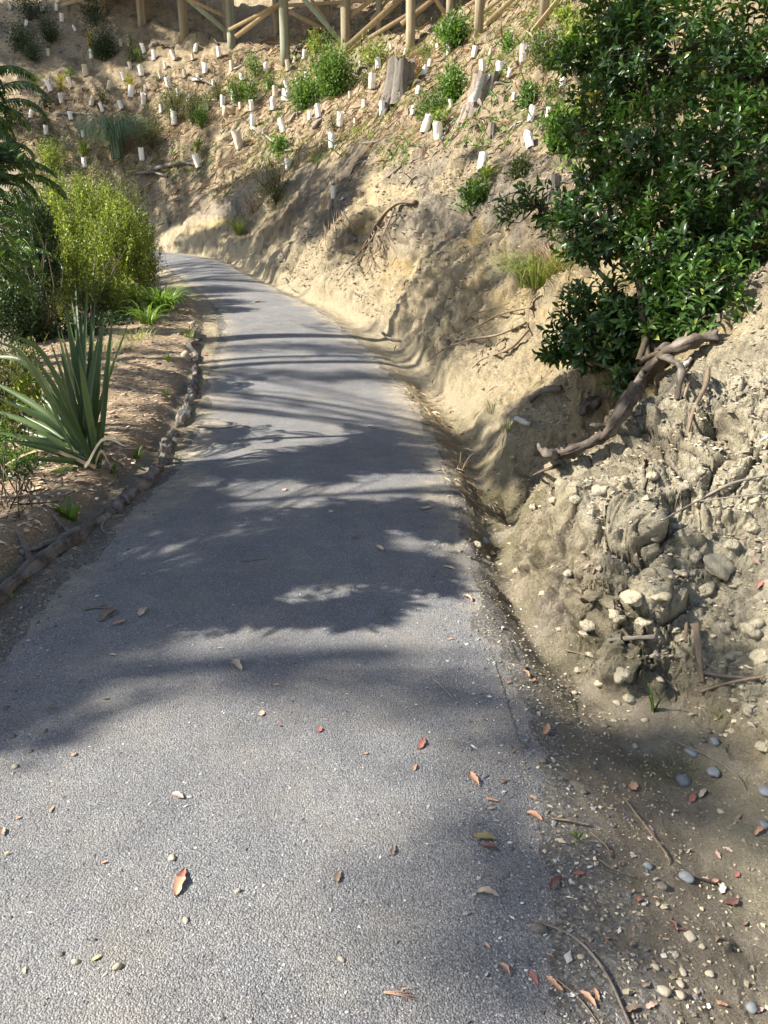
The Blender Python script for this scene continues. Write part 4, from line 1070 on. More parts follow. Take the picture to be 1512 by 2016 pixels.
# young plants on the hill: px, py(foot), w, h, leaf kind, words
HP = [(655, 192, 78, 110, 'green', 'dense round', 1700, .07), (602, 212, 58, 62, 'green', 'bushy round', 1100, .065), (503, 150, 34, 44, 'green', 'small', 300, .05), (893, 98, 54, 70, 'green', 'leafy', 800, .07),
      (890, 202, 44, 84, 'green', 'tall bright', 700, .05), (850, 238, 60, 66, 'green', 'loose', 420, .05), (862, 252, 34, 36, 'lime', 'small', 200, .05), (1078, 132, 74, 62, 'olive', 'wide olive', 700, .05),
      (1040, 208, 32, 44, 'green', 'small', 240, .05), (1108, 292, 60, 78, 'green', 'leafy', 520, .07), (1128, 100, 60, 64, 'lime', 'pale', 450, .06), (1022, 350, 32, 50, 'olive', 'upright', 380, .04),
      (205, 118, 48, 70, 'dark', 'dense dark', 900, .06), (182, 112, 14, 60, 'yellow', 'thin yellow', 160, .05), (262, 122, 24, 56, 'olive', 'narrow olive', 260, .05), (273, 125, 16, 34, 'green', 'narrow green', 120, .05),
      (380, 246, 52, 84, 'olive', 'feathery', 800, .045), (345, 238, 46, 74, 'olive', 'feathery', 700, .045), (398, 252, 30, 60, 'green', 'narrow', 400, .045), (300, 292, 60, 72, 'olive', 'brownish green', 700, .045),
      (492, 205, 36, 54, 'green', 'small feathery', 300, .05), (534, 178, 30, 36, 'green', 'low', 220, .05), (466, 200, 32, 50, 'green', 'small', 260, .05), (165, 305, 24, 34, 'lime', 'bright young', 200, .05),
      (106, 340, 54, 70, 'lime', 'lime green', 700, .05), (120, 178, 13, 46, 'yellow', 'thin yellow', 130, .045), (138, 158, 22, 24, 'green', 'low', 110, .05), (257, 176, 15, 38, 'yellow', 'yellow', 150, .045),
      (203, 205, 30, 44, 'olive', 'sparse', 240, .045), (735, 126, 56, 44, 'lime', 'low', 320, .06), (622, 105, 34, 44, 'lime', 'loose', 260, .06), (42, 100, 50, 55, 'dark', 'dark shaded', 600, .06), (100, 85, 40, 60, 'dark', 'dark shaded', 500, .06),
      (548, 298, 40, 34, 'green', 'arching', 220, .07), (935, 398, 56, 34, 'green', 'low grassy', 300, .05), (66, 120, 34, 40, 'dark', 'dark shaded', 300, .06), (835, 118, 30, 30, 'olive', 'wispy', 150, .05), (1000, 105, 30, 40, 'green', 'small', 170, .05),
      (388, 300, 20, 34, 'lime', 'thin', 130, .05), (658, 258, 26, 44, 'olive', 'thin', 170, .04), (60, 40, 60, 60, 'dark', 'dark shaded', 500, .06), (190, 50, 50, 50, 'dark', 'dark shaded', 420, .06), (1190, 120, 50, 70, 'lime', 'pale', 400, .06),
      (1235, 60, 60, 50, 'green', 'tall grassy', 300, .07), (1108, 40, 30, 30, 'lime', 'small', 150, .05), (1150, 240, 40, 50, 'lime', 'pale', 260, .05), (480, 190, 22, 30, 'lime', 'small', 120, .05), (430, 200, 30, 50, 'olive', 'sparse', 240, .045),
      (545, 402, 84, 96, 'olive', 'brown twiggy', 1100, .035), (500, 420, 60, 40, 'straw', 'dry brown', 420, .04), (620, 190, 20, 20, 'lime', 'small', 60, .05), (960, 350, 22, 22, 'lime', 'small', 70, .05), (1063, 105, 26, 30, 'green', 'small', 120, .05), (1210, 330, 60, 90, 'olive', 'loose', 400, .05),
      (70, 170, 30, 26, 'lime', 'low', 120, .05), (20, 250, 60, 60, 'dark', 'dark shaded', 400, .06), (88, 215, 30, 40, 'dark', 'dark shaded', 200, .05), (90, 260, 26, 44, 'olive', 'sparse', 170, .05), (310, 160, 22, 24, 'olive', 'wispy', 60, .05),
      (1085, 190, 30, 36, 'olive', 'wispy', 120, .05), (820, 150, 30, 46, 'rust', 'dry brown', 160, .06), (720, 175, 24, 40, 'olive', 'wispy', 120, .05)]
items = []
for k, (x, y, w, h, kind, words, n, lf) in enumerate(HP):
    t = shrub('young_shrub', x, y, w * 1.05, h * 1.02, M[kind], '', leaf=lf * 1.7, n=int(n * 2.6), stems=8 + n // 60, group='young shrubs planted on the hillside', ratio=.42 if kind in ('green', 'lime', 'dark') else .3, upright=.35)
    items.append((t, words, x, y - h / 2))
relabel(items, LM_HILL, '{w} young shrub, {r} one {s} {l}')

# sedge, tussocks and strap leaved clumps: every long blade that shows is a part
def blades(t, p, n, L, Wd, mat, part, droop=.6, spread=.8, stiff=0.0, ring=.06, fold=.22, seg=9, seed=0, share=None, az=None, up=(.9, 1.1)):
    rng = np.random.default_rng(seed)
    mbs = MB()
    for k in range(n):
        a = rng.random() * 6.283 if az is None else az + rng.normal() * .9
        b = p + arr(math.cos(a) * ring * rng.random(), math.sin(a) * ring * rng.random(), -.01)
        l = L * rng.uniform(.6, 1.08); o = spread * rng.uniform(.25, 1.1)
        out = arr(math.cos(a), math.sin(a), 0); P = []; cur = b.copy(); ang = math.pi / 2 - o * .5
        for s_ in range(seg):
            P.append(cur.copy()); ang -= droop * rng.uniform(.7, 1.3) * (s_ / seg) * (1 - stiff) * .75
            cur = cur + (out * math.cos(ang) + arr(0, 0, math.sin(ang))) * l / seg
        P = np.array(P)
        sd = arr(-math.sin(a), math.cos(a), 0)
        mb = MB() if share is None or k < share else mbs
        strip(mb, P, Wd * rng.uniform(.75, 1.15), sd, rng.random(), fold, np.clip(1.04 - np.linspace(0, 1, seg), .05, 1) ** .4)
        if mb is not mbs: mb.build(part, mat, t)
    if mbs.n: mbs.build(part, mat, t, kind='stuff')
def tuft(name, px, py, hpx, n, mat, label, cat, Wd, part='blade', droop=.6, spread=.8, share=None, seed=0, ring=.06, seg=9, p=None):
    if p is None: p = G(px, py)
    L = hpx * depth(p) / FPX
    t = thing(name, p, label, cat); blades(t, p, n, L, Wd, mat, part, droop, spread, 0, ring, .22, seg, seed, share); return t
tuft('sedge_clump', 232, 312, 150, 520, M['tussock'], 'large drooping blue-green sedge clump on the slope above the bright bush', 'sedge', 0.024, droop=1.45, spread=.10, share=200, seed=3, ring=.24, seg=8)
tuft('grass_tussock', 470, 462, 66, 160, M['grass'], 'dark green grass tussock on the shaded bank face', 'grass tussock', .012, droop=.8, spread=1.1, share=40, seed=4, ring=.12, seg=7)
tuft('grass_tussock', 1058, 565, 130, 420, M['grass'], 'lime green grass tussock spilling down the bank beside the glossy shrub', 'grass tussock', .008, droop=.85, spread=1.2, share=120, seed=5, ring=.22, seg=8)
tuft('grass_tussock', 1090, 540, 110, 200, M['rust'], 'dry brown grass behind the lime green tussock', 'grass tussock', .006, droop=.7, spread=1.0, share=60, seed=6, ring=.2, seg=8)
tuft('strap_leaf_clump', 318, 612, 92, 120, M['strap'], 'bright green strap-leaved clump beside the bend of the path', 'plant', .034, 'leaf', droop=.7, spread=1.3, seed=7, ring=.2)
tuft('strap_leaf_clump', 290, 636, 72, 70, M['strap'], 'lower strap-leaved clump in front of the taller one at the bed end', 'plant', .026, 'leaf', droop=.7, spread=1.3, seed=8, ring=.14)
tuft('broad_leaf_plant', 140, 1022, 62, 13, M['strap'], 'dark green broad-leaved plant in the mulch behind the long log', 'plant', .045, 'leaf', droop=.35, spread=1.0, seed=9, ring=.02)
tuft('broad_leaf_plant', 222, 932, 40, 9, M['strap'], 'small light green seedling with upright leaves in the mulch', 'plant', .022, 'leaf', droop=.3, spread=.8, seed=10, ring=.01)
tuft('broad_leaf_plant', 270, 902, 36, 11, M['strap'], 'small bright seedling just right of the flax in the mulch', 'plant', .02, 'leaf', droop=.4, spread=1.1, seed=11, ring=.01)
tuft('broad_leaf_plant', 333, 712, 26, 9, M['strap'], 'small green seedling beside the white edging stone', 'plant', .026, 'leaf', droop=.4, spread=1.2, seed=12, ring=.01)
tuft('broad_leaf_plant', 328, 776, 26, 6, M['strap'], 'small green seedling in the shadow band of the bed', 'plant', .022, 'leaf', droop=.4, spread=1.2, seed=13, ring=.01)
tuft('grass_tuft', 30, 1135, 36, 12, M['grass'], 'thin grass tuft behind the long edging log', 'grass tuft', .007, droop=.5, spread=1.0, seed=14, ring=.02)
tuft('grass_tuft', 22, 1178, 26, 9, M['grass'], 'thin grass tuft in front of the long edging log', 'grass tuft', .006, droop=.5, spread=1.2, seed=15, ring=.02)
tuft('grass_tuft', 348, 905, 32, 12, M['grass'], 'straggly grass tuft at the end of the grey log', 'grass tuft', .006, droop=.5, spread=1.3, seed=16, ring=.02)
tuft('grass_tuft', 1287, 1398, 78, 6, M['strap'], 'tall narrow green grass blades at the foot of the clay mound', 'grass tuft', .012, droop=.35, spread=.5, seed=17, ring=.01)
tuft('grass_tuft', 1420, 1412, 40, 8, M['grass'], 'small pale grass tuft right of the tall green blades', 'grass tuft', .005, droop=.5, spread=1.3, seed=18, ring=.01)
tuft('grass_tuft', 968, 812, 50, 14, M['grass'], 'fine green grass tuft in the ditch below the roots', 'grass tuft', .008, droop=.4, spread=.8, seed=19, ring=.04)
tuft('grass_tuft', 1000, 850, 40, 14, M['grass'], 'fine green grass tuft at the shadow edge of the ditch', 'grass tuft', .008, droop=.4, spread=.8, seed=20, ring=.04)
tuft('grass_tuft', 905, 925, 70, 12, M['straw'], 'pale dry grass blades leaning over the ditch', 'grass tuft', .006, droop=.5, spread=1.5, seed=21, ring=.04)
tuft('green_sprig', 1140, 1655, 34, 7, M['grass'], 'small dark green sprig on the gravel verge', 'sprig', .006, droop=.5, spread=1.6, seed=22, ring=.01)
tuft('grass_tuft', 372, 662, 40, 26, M['grass'], 'green grass tuft at the far end of the edging logs', 'grass tuft', .01, droop=.5, spread=1.2, seed=23, ring=.1)
tuft('grass_tuft', 425, 660, 14, 40, M['grass'], 'low green grass patch between the logs and the path', 'grass tuft', .008, droop=.5, spread=1.6, seed=24, ring=.3)
tuft('grass_tuft', 268, 668, 40, 60, M['grass'], 'pale green grass edging the mulch below the strap-leaved clump', 'grass tuft', .01, droop=.5, spread=1.2, seed=25, ring=.3)
tuft('grass_tuft', 215, 690, 40, 70, M['grass'], 'pale green grass edging the mulch right of the flax tips', 'grass tuft', .01, droop=.5, spread=1.2, seed=26, ring=.35)
tuft('grass_tuft', 452, 520, 26, 30, M['straw'], 'dry grass tuft at the foot of the far bank', 'grass tuft', .012, droop=.5, spread=1.0, seed=27, ring=.15)

# flax
def bladeline(pts, n=12): return curve_pts(pts, n)
pf = G(178, 917); pf0 = pf.copy()
fx = thing('flax', pf, 'tall flax with stiff grey-green sword leaves growing at the edge of the bed', 'flax')
FT = [(172, 562, 0), (128, 598, .05), (150, 630, -.1), (188, 582, .1), (205, 612, 0), (222, 620, .12), (112, 640, .1), (98, 668, -.1), (85, 700, .1), (160, 610, .2), (140, 585, .25), (196, 650, -.15),
      (60, 690, .0), (20, 655, -.3, 1), (-15, 668, -.2, 1), (-20, 700, .1, 1), (-30, 742, .2), (-30, 800, .1), (-20, 848, -.1), (0, 866, -.25), (30, 872, -.3), (40, 815, .2), (62, 760, .3), (10, 780, .3),
      (50, 905, -.35), (95, 930, -.35), (258, 620, .1, 2), (212, 840, -.2, 3), (130, 720, .3), (178, 700, .3), (100, 770, -.3), (-10, 810, .35), (180, 600, .0), (165, 650, .1), (118, 690, -.2), (70, 730, .25), (148, 560, .3), (200, 690, .2), (155, 700, -.3), (30, 840, .3), (120, 650, .0), (-20, 775, -.1)]
dF = depth(pf)
for k, e in enumerate(FT):
    tip = W(e[0], e[1], dF + e[2]); L = np.linalg.norm(tip - pf)
    b = pf + arr(((k * 37) % 11 - 5) * .012, ((k * 53) % 7 - 3) * .015, -.03)
    kd = e[3] if len(e) > 3 else 0
    hz = tip - b; mid = b + hz * .5 + arr(-hz[0] * .07, 0, abs(hz[0]) * .07)
    if kd == 1: mid = b + hz * .5 + arr(0, 0, .30)
    if kd == 2: mid = b + hz * .45 + arr(-.10, 0, -.10)
    if kd == 3: mid = b + hz * .5 + arr(0, 0, .18)
    mb = MB(); C = bladeline([b, mid, tip], 12)
    tp = np.array([.45, .6, .75, .88, .97, 1, .97, .9, .76, .58, .33, .03])
    sdv = norm(arr(1, .35 * math.sin(k * 1.7), 0) - norm(hz) * (norm(hz) @ arr(1, .35 * math.sin(k * 1.7), 0)))
    if abs(hz[0]) > abs(hz[2]) * 1.1: sdv = norm(arr(-.2, .5, .8))
    strip(mb, C, (.050 if kd < 2 else .036) * (.75 + .45 * ((k * 13) % 7) / 7), sdv, ((k * 29) % 17) / 17 * .9, .28, tp)
    mb.build('blade', M['flax'], fx)

for k, (x, y, bx_) in enumerate([(60, 925, .2), (225, 930, .1), (-10, 925, .2), (250, 880, -.05)]):
    tip = W(x, y, dF - .1 * k); b = pf + arr(bx_ * .3, -.03 * k, 0)
    mb = MB(); C = bladeline([b, (b + tip) / 2 + arr(0, 0, .14), tip], 10)
    C[:, 2] = np.maximum(C[:, 2], H(C[:, 0], C[:, 1]) + .01)
    strip(mb, C, .035, norm(arr(-.3, .6, .6)), .3 + .1 * k, .2); o_ = mb.build('dead_blade', M['straw'], fx); o_['label'] = 'dry brown blade lying at the foot of the flax'
# ferns at the left edge
def frond(t, base, az, L, mat, droop=1.0, up=.5, pl=.16, n=34, seed=0, side=None, sub=True):
    rng = np.random.default_rng(seed)
    P = []; cur = np.array(base, float); ang = up
    out = arr(math.cos(az), math.sin(az), 0)
    for s_ in range(16):
        P.append(cur.copy()); ang -= droop * (.04 + .10 * s_ / 16)
        cur = cur + (out * math.cos(ang) + arr(0, 0, math.sin(ang))) * L / 16
    C = curve_pts(P, 72)
    mb = MB(); tube(mb, C, np.linspace(.007, .0015, 72), 5, .1, 0, False); fo = mb.build('frond', mat, t)
    tg = norm(np.gradient(C, axis=0)); sd = norm(np.cross(tg, [0, 0, 1.0])); mbl = MB()
    for k in range(3, 72, 3):
        f = k / 71; l = pl * math.sin(math.pi * min(f * .92 + .10, 1)) ** .7
        for s_ in (-1, 1):
            dv = norm(sd[k] * s_ + tg[k] * .35 + arr(0, 0, -.45)); m = max(int(l / .018), 3)
            rp = C[k] + dv * np.linspace(.01, l, m)[:, None] + arr(0, 0, -.02) * (np.linspace(0, 1, m)[:, None] ** 2)
            if sub:
                for s2 in (-1, 1):
                    leaves(mbl, rp, norm(dv * .45 + tg[k] * s2 + rng.normal(size=3) * .05)[None].repeat(m, 0), norm(arr(0, 0, 1) + rng.normal(size=3) * .25)[None].repeat(m, 0),
                           .024 * (1.1 - .6 * np.linspace(0, 1, m)), .012, LEAF_S, np.full(m, rng.random()))
            else:
                leaves(mbl, rp[:1], dv[None], norm(arr(0, 0, 1) + rng.normal(size=3) * .5)[None], l, .022, LEAF_M, rng.random(1))
    mbl.build('pinnae', mat, fo)
    return fo
def ferns(px, py, d, label, n, L, az0, az1, seed, up=.6, sub=False, pl=.12, trunk=True, droop=1.0):
    c = W(px, py, d); gz = Hs(c[0], c[1])
    t = thing('tree_fern', (c[0], c[1], gz), label, 'tree fern')
    if True:
        mb = MB(); tube(mb, curve_pts([arr(c[0] - .5, c[1] + .2, gz - .2), arr(c[0] - .35, c[1] + .1, (gz + c[2]) / 2), c], 14), np.linspace(.05, .03, 14), 12, 0, .35, True, 1, seed); mb.build('trunk', M['bark'], t)
    rng = np.random.default_rng(seed)
    for k in range(n):
        frond(t, c + rng.normal(size=3) * arr(.12, .12, .16), az0 + (az1 - az0) * (k + .5) / n + rng.normal() * .1, L * rng.uniform(.8, 1.1), M['fern'], droop * rng.uniform(.8, 1.3), up * rng.uniform(.4, 1.3), pl, seed=seed * 50 + k, sub=sub)
ferns(-75, 175, 5.6, 'tree fern with drooping fronds at the top of the left edge', 44, .50, -2.8, 2.6, 1, pl=.10, droop=1.6, trunk=False)
ferns(-70, 320, 5.2, 'tree fern with long dark fronds arching in at mid left', 48, .52, -2.8, 2.6, 2, pl=.10, droop=1.6, trunk=False)
ferns(-40, 500, 6.2, 'low shaded fern with hanging fronds behind the flax', 46, .56, -2.8, 2.6, 3, pl=.07, droop=1.5, trunk=False)
ferns(-40, 420, 8.0, 'fern in deep shade against the bright bush', 36, .65, -2.8, 2.6, 4, pl=.10, droop=1.5, trunk=False)

# bright bush by the bend, built of upright shoots
def shoot_bush(name, lobes, mat, label, nshoot, leaf, ratio, foot, cat='shrub', per=22, slen=.30, seed=0, upb=1.0, stems=12):
    rng = np.random.default_rng(seed); t = thing(name, foot, label, cat)
    mbl = MB(); mbs = MB(); w = np.array([l[3] * l[4] for l in lobes], float); w /= w.sum()
    for k in range(nshoot):
        px_, py_, d, rx, ry = lobes[rng.choice(len(lobes), p=w)]
        v = rdir(1, 0, rng)[0]; rad = rng.random() ** .33
        c = W(px_, py_, d); sx, sz = rx * d / FPX, ry * d / FPX
        e = c + v * rad * arr(sx, min(sx, .9) * .8, sz)
        dr = norm(v * .5 + arr(0, 0, upb) + rng.normal(size=3) * .25)
        ts = np.linspace(0, 1, per)[:, None]; P = e - dr * slen * (1 - ts) + rng.normal(size=(per, 3)) * leaf * .35
        dd = norm(dr + rdir(per, 0, rng) * .9)
        leaves(mbl, P, dd, rdir(per, .4, rng), leaf * rng.uniform(.7, 1.2, per), leaf * ratio, LEAF_S, np.clip(rng.random() * .6 + rng.random(per) * .4, 0, 1))
        if k < stems * 3:
            tube(mbs, curve_pts([foot + rng.normal(size=3) * .05, (foot + e) / 2 + rng.normal(size=3) * .1, e], 6), np.linspace(.010 if nshoot > 1000 else .005, .003, 6), 5, 0, 0, False)
    mbs.build('stem', M['stem'], t); mbl.build('foliage', mat, t)
    return t
shoot_bush('leafy_bush', [(165, 475, 13.6, 130, 128), (238, 500, 13.0, 76, 106), (100, 540, 12.4, 82, 100), (200, 595, 12.2, 90, 62)], M['bushleaf'],
           'big bright yellow-green bush at the left of the bend in the path', 3400, .05, .48, G(175, 640), slen=.28, seed=1)
shoot_bush('leafy_bush', [(180, 395, 15.2, 100, 72), (100, 420, 15.5, 70, 80), (255, 430, 15.0, 52, 80), (282, 490, 14.6, 42, 65)], M['olive'],
           'fuzzy olive bush rising behind the bright yellow-green one', 1800, .05, .26, G(150, 560), slen=.42, seed=2)
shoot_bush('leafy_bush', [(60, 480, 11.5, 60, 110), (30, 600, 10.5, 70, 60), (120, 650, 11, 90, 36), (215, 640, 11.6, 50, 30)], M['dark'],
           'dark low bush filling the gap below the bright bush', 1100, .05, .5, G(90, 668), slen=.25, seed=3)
shoot_bush('leafy_bush', [(30, 900, 5.6, 70, 60), (20, 980, 5.3, 50, 40), (-30, 860, 5.8, 60, 80)], M['green'],
           'twiggy green shrub in front of the flax at the left edge', 260, .045, .25, G(20, 1000), slen=.20, seed=4, per=16, stems=3)
shoot_bush('leafy_bush', [(60, 745, 5.9, 36, 34), (85, 800, 5.9, 34, 30), (35, 770, 5.9, 30, 40)], M['lime'],
           'thin lime green sapling growing through the flax leaves', 42, .065, .22, G(70, 905), slen=.16, seed=5, per=14, stems=2)
shoot_bush('leafy_bush', [(-10, 770, 7.2, 70, 70), (30, 700, 7.8, 60, 40), (0, 850, 6.6, 60, 50)], M['olive'],
           'tangled low scrub on the ground that drops away behind the flax', 420, .05, .3, G(10, 870), slen=.22, seed=6, per=22, stems=4)
shoot_bush('leafy_bush', [(30, 950, 5.3, 60, 50), (70, 940, 5.5, 36, 30), (-40, 1000, 5, 50, 60)], M['dark'],
           'dark leafy scrub at the bottom left of the flax', 200, .04, .45, G(20, 1010), slen=.18, seed=7, per=18, stems=3)

# glossy shrub on the bank
LOBES = [(1330, 110, 5.9, 170, 120, 1.1), (1470, 130, 5.3, 110, 150, 1.0), (1240, 110, 6.1, 80, 120, .9), (1170, 250, 6.0, 70, 120, 1.0), (1280, 290, 5.7, 110, 120, 1.1), (1430, 330, 5.1, 120, 150, 1.1),
         (1060, 405, 5.9, 92, 48, 1.2), (1180, 440, 5.6, 110, 85, 1.3), (1340, 470, 5.2, 120, 110, 1.2), (1480, 500, 5.0, 70, 120, 1.0), (1160, 640, 5.5, 95, 95, 1.2), (1270, 610, 5.3, 100, 100, 1.2),
         (1390, 580, 4.9, 110, 80, 1.3), (1240, 720, 5.4, 60, 60, 1.1), (1460, 610, 4.8, 70, 40, 1.0), (1170, 110, 6.2, 50, 120, .9), (1115, 110, 6.2, 50, 26, .8), (1240, 30, 6.1, 90, 60, 1.0), (1200, 340, 5.9, 80, 70, 1.1), (1100, 690, 5.6, 40, 40, .9), (1480, 610, 4.7, 60, 46, 1.1), (1410, 625, 4.8, 70, 36, 1.0), (1330, 650, 5.1, 70, 40, 1.0)]
foot = G(1330, 700)
gs = thing('glossy_shrub', foot, 'large dark glossy-leaved shrub overhanging the bank on the right', 'shrub')
rng = np.random.default_rng(42); mbl = MB(); mbs = MB(); big = []
wts = np.array([l[3] * l[4] * l[5] for l in LOBES]); wts /= wts.sum()
cen = []
for k in range(2100):
    li = rng.choice(len(LOBES), p=wts); px_, py_, d, rx, ry, _ = LOBES[li]
    c = W(px_, py_, d); v = rdir(1, 0, rng)[0]; rad = rng.random() ** .30
    sx, sz = rx * d / FPX, ry * d / FPX
    e = c + v * rad * arr(sx, min(.5, sx), sz)
    dr = norm(v + arr(0, 0, .45) + rng.normal(size=3) * .3 + norm(c - foot) * .4)
    if li == 6: dr = norm(dr + arr(-.8, -.1, -.1))
    m = rng.integers(7, 12)
    ph = rng.random() * 6.28; ax1 = norm(np.cross(dr, arr(.3, .5, .8))); ax2 = np.cross(dr, ax1)
    f = np.linspace(0, 1, m); a = ph + np.arange(m) * 2.4
    pos = e - dr * (.10 * (1 - f[:, None]))
    rad_d = ax1 * np.cos(a)[:, None] + ax2 * np.sin(a)[:, None]
    ld = norm(rad_d * (1.05 - .45 * f[:, None]) + dr * (.35 + .5 * f[:, None]) + arr(0, 0, -.15))
    ln = norm(dr + rad_d * -.3 + rng.normal(size=(m, 3)) * .12)
    L = rng.uniform(.066, .108, m) * (1 - .25 * f); rv = np.clip(.45 * rng.random() + .4 * f + rng.random(m) * .15, 0, 1)
    for i in range(m): big.append((pos[i], ld[i], ln[i], L[i], rv[i]))
    st_ = c + (e - c) * .1 if rad > .3 else c
    if k % 4 == 0: tube(mbs, curve_pts([st_, (st_ + e) / 2 + rng.normal(size=3) * .03, e], 5), np.linspace(.007, .002, 5), 5, 0, 0, False)
big.sort(key=lambda b: depth(b[0]) + (0 if abs(to_px(b[0])[0] - 1240) < 300 else 5))
# the nearest leaves are parts that share mesh data, the rest are one foliage part
protos = []
for k in range(4):
    mb = MB(); leaves(mb, np.zeros((1, 3)), arr(0, 1, 0)[None], arr(0, 0, 1)[None], 1.0, .40 + .03 * k, LEAF_M, np.array([.2 + .22 * k])); protos.append(mb.mesh('leaf', M['glossy']))
for k, (p_, d_, n_, L_, r_) in enumerate(big[:300]):
    o = bpy.data.objects.new('leaf', protos[min(int(r_ * 4), 3)]); COL.objects.link(o); o.parent = gs
    y = norm(d_); x = norm(np.cross(y, n_)); z = np.cross(x, y)
    mt = Matrix(((x[0] * L_, y[0] * L_, z[0] * L_, p_[0] - foot[0]), (x[1] * L_, y[1] * L_, z[1] * L_, p_[1] - foot[1]), (x[2] * L_, y[2] * L_, z[2] * L_, p_[2] - foot[2]), (0, 0, 0, 1)))
    o.matrix_local = mt
rest = big[300:]
leaves(mbl, np.array([b[0] for b in rest]), np.array([b[1] for b in rest]), np.array([b[2] for b in rest]), np.array([b[3] for b in rest]), np.array([b[3] * .43 for b in rest]), LEAF_M, np.array([b[4] for b in rest]))
mbl.build('foliage', M['glossy'], gs, kind='stuff')
for (px_, py_, d, rx, ry, _) in LOBES:
    c = W(px_, py_, d); mid = foot * .45 + c * .55 + arr(.12, 0, -.12)
    mb = MB(); tube(mb, curve_pts([foot + arr(rng.normal() * .08, .1, -.05), mid, c], 14), np.linspace(.024, .008, 14), 8, 0, .15, False, 1, int(px_)); mb.build('branch', M['stem'], gs)
mbs.build('twigs', M['stem'], gs, kind='stuff')

# low shrubs on the ground that drops away on the left
items = []
for k, (x, y, h, kd) in enumerate([(-3.3, 4.6, .5, 'olive'), (-3.9, 5.4, .7, 'green'), (-4.6, 6.4, .6, 'dark'), (-4.4, 7.8, .8, 'olive'), (-5.2, 8.8, .9, 'dark'), (-3.4, 3.6, .45, 'green'), (-4.6, 4.2, .7, 'dark'),
                                   (-5.6, 5.6, .9, 'olive'), (-6.2, 7.4, 1.0, 'green'), (-6.4, 10.0, 1.2, 'dark'), (-5.0, 11.2, 1.0, 'dark'), (-7.6, 12.4, 1.4, 'olive'), (-8.4, 9.2, 1.1, 'green'), (-7.2, 5.4, .8, 'dark')]):
    p = arr(x, y, Hs(x, y)); d = depth(p)
    t = shrub('low_shrub', 0, 0, h * 1.3 * FPX / d, h * FPX / d, M[kd], '', leaf=.055, n=int(900 * h), p=p, stems=9, ratio=.4, seed=900 + k)
    t['group'] = 'low shrubs on the falling ground left of the garden bed'; a_, b_, _d = to_px(p); items.append((t, {'olive': 'olive', 'green': 'green', 'dark': 'dark green'}[kd], float(a_), float(b_)))
relabel(items, [('the flax', 180, 910), ('the bright yellow-green bush', 165, 480), ('the hanging ferns', -40, 500)], '{w} low shrub on falling ground, {r} one {s} {l}')
# ------------------------------------------------------------------ tree guards: px, py(foot), height px, width factor
GU = [(22,20,13),(84,22,13),(111,22,12),(122,43,14),(180,115,16),(285,105,17),(304,119,17),(345,118,18),(384,104,16),(432,113,18),(457,139,17),(404,146,20),(170,149,19),
      (257,136,12),(279,150,18),(317,155,14),(333,174,19),(101,180,20),(142,173,19),(122,203,17),(213,178,17),(257,192,21),(286,183,13),(283,205,19),(179,209,18),(203,220,16),
      (388,160,13),(370,200,13),(407,218,13),(439,211,19),(441,228,17),(474,215,12),(460,198,18),(496,218,18),(498,250,21),(473,291,31),(392,330,24),(280,316,22),(167,330,18),
      (164,270,12),(91,265,16),(344,245,24),(568,140,19),(598,117,16),(521,142,17),(497,170,12),(527,175,12),(567,178,16),(562,198,19),(542,192,20),(538,216,21),(602,153,10),(578,124,10),
      (558,260,23),(654,291,26),(669,248,24),(732,174,24),(745,136,19),(711,132,12),(758,207,20),(753,227,24),(797,112,11),(835,261,33),(567,334,20),(628,231,22),(864,273,29),(883,108,18),
      (932,114,20),(1030,123,28),(950,145,23),(984,142,18),(1001,152,12),(844,132,14),(835,149,18),(1105,172,22),(1102,79,15),(1044,239,26),(1044,291,30),(947,334,30),(862,99,11),(912,165,12),
      (888,211,10),(657,390,22),(555,252,14),(245,158,14),(50,52,11),(150,62,11),(96,110,12),(238,92,12),(326,136,12),(364,152,13),(420,172,13),(352,190,13),(240,214,14),(140,236,15),(60,232,14),(318,222,14),
      (476,158,12),(512,196,13),(586,168,13),(632,150,12),(640,128,11),(690,196,14),(716,212,14),(700,250,16),(610,236,15),(822,186,14),(812,226,15),(1078,232,16),(1010,200,13),(965,108,12),(770,98,11),(380,120,11)]
rg = np.random.default_rng(5)
def guard_mesh(h, w, seed, tear):
    r = np.random.default_rng(seed); n = 16; th = np.linspace(0, 2 * math.pi, n, endpoint=False)
    sq = (np.abs(np.cos(th)) ** 3.2 + np.abs(np.sin(th)) ** 3.2) ** (-1 / 3.2)
    V = []; zs = np.linspace(-.03, h, 6)
    for i, z in enumerate(zs):
        a = sq * (1 + .06 * np.sin(th * 2 + seed) * i / 5 + r.normal(size=n) * .025)
        zt = z + (tear * .04 * h * np.sin(th * 1.5 + seed) + r.normal(size=n) * .008 if i == 5 else 0)
        V.append(np.stack([a * np.cos(th) * w / 2, a * np.sin(th) * w / 2 * .85, np.zeros(n) + zt], 1))
    inner = [v * arr(.93, .93, 1) for v in V[::-1]]
    V = np.concatenate(V + inner); m = 12
    i, j = np.meshgrid(np.arange(m - 1), np.arange(n), indexing='ij'); j2 = (j + 1) % n
    q = np.stack([i * n + j, i * n + j2, (i + 1) * n + j2, (i + 1) * n + j], -1).reshape(-1, 4)
    mb = MB(); mb.add(V, q); return mb
items = []
gm = [guard_mesh(1.0, .50, s, s % 3).mesh('sleeve', M['guard'], smooth=False) for s in range(6)]
mbs_ = MB(); tube(mbs_, [[0, 0, -.1], [0, 0, .6], [0.01, 0, 1.25]], [.022, .02, .016], 6); stake_me = mbs_.mesh('stake', M['root_tan'])
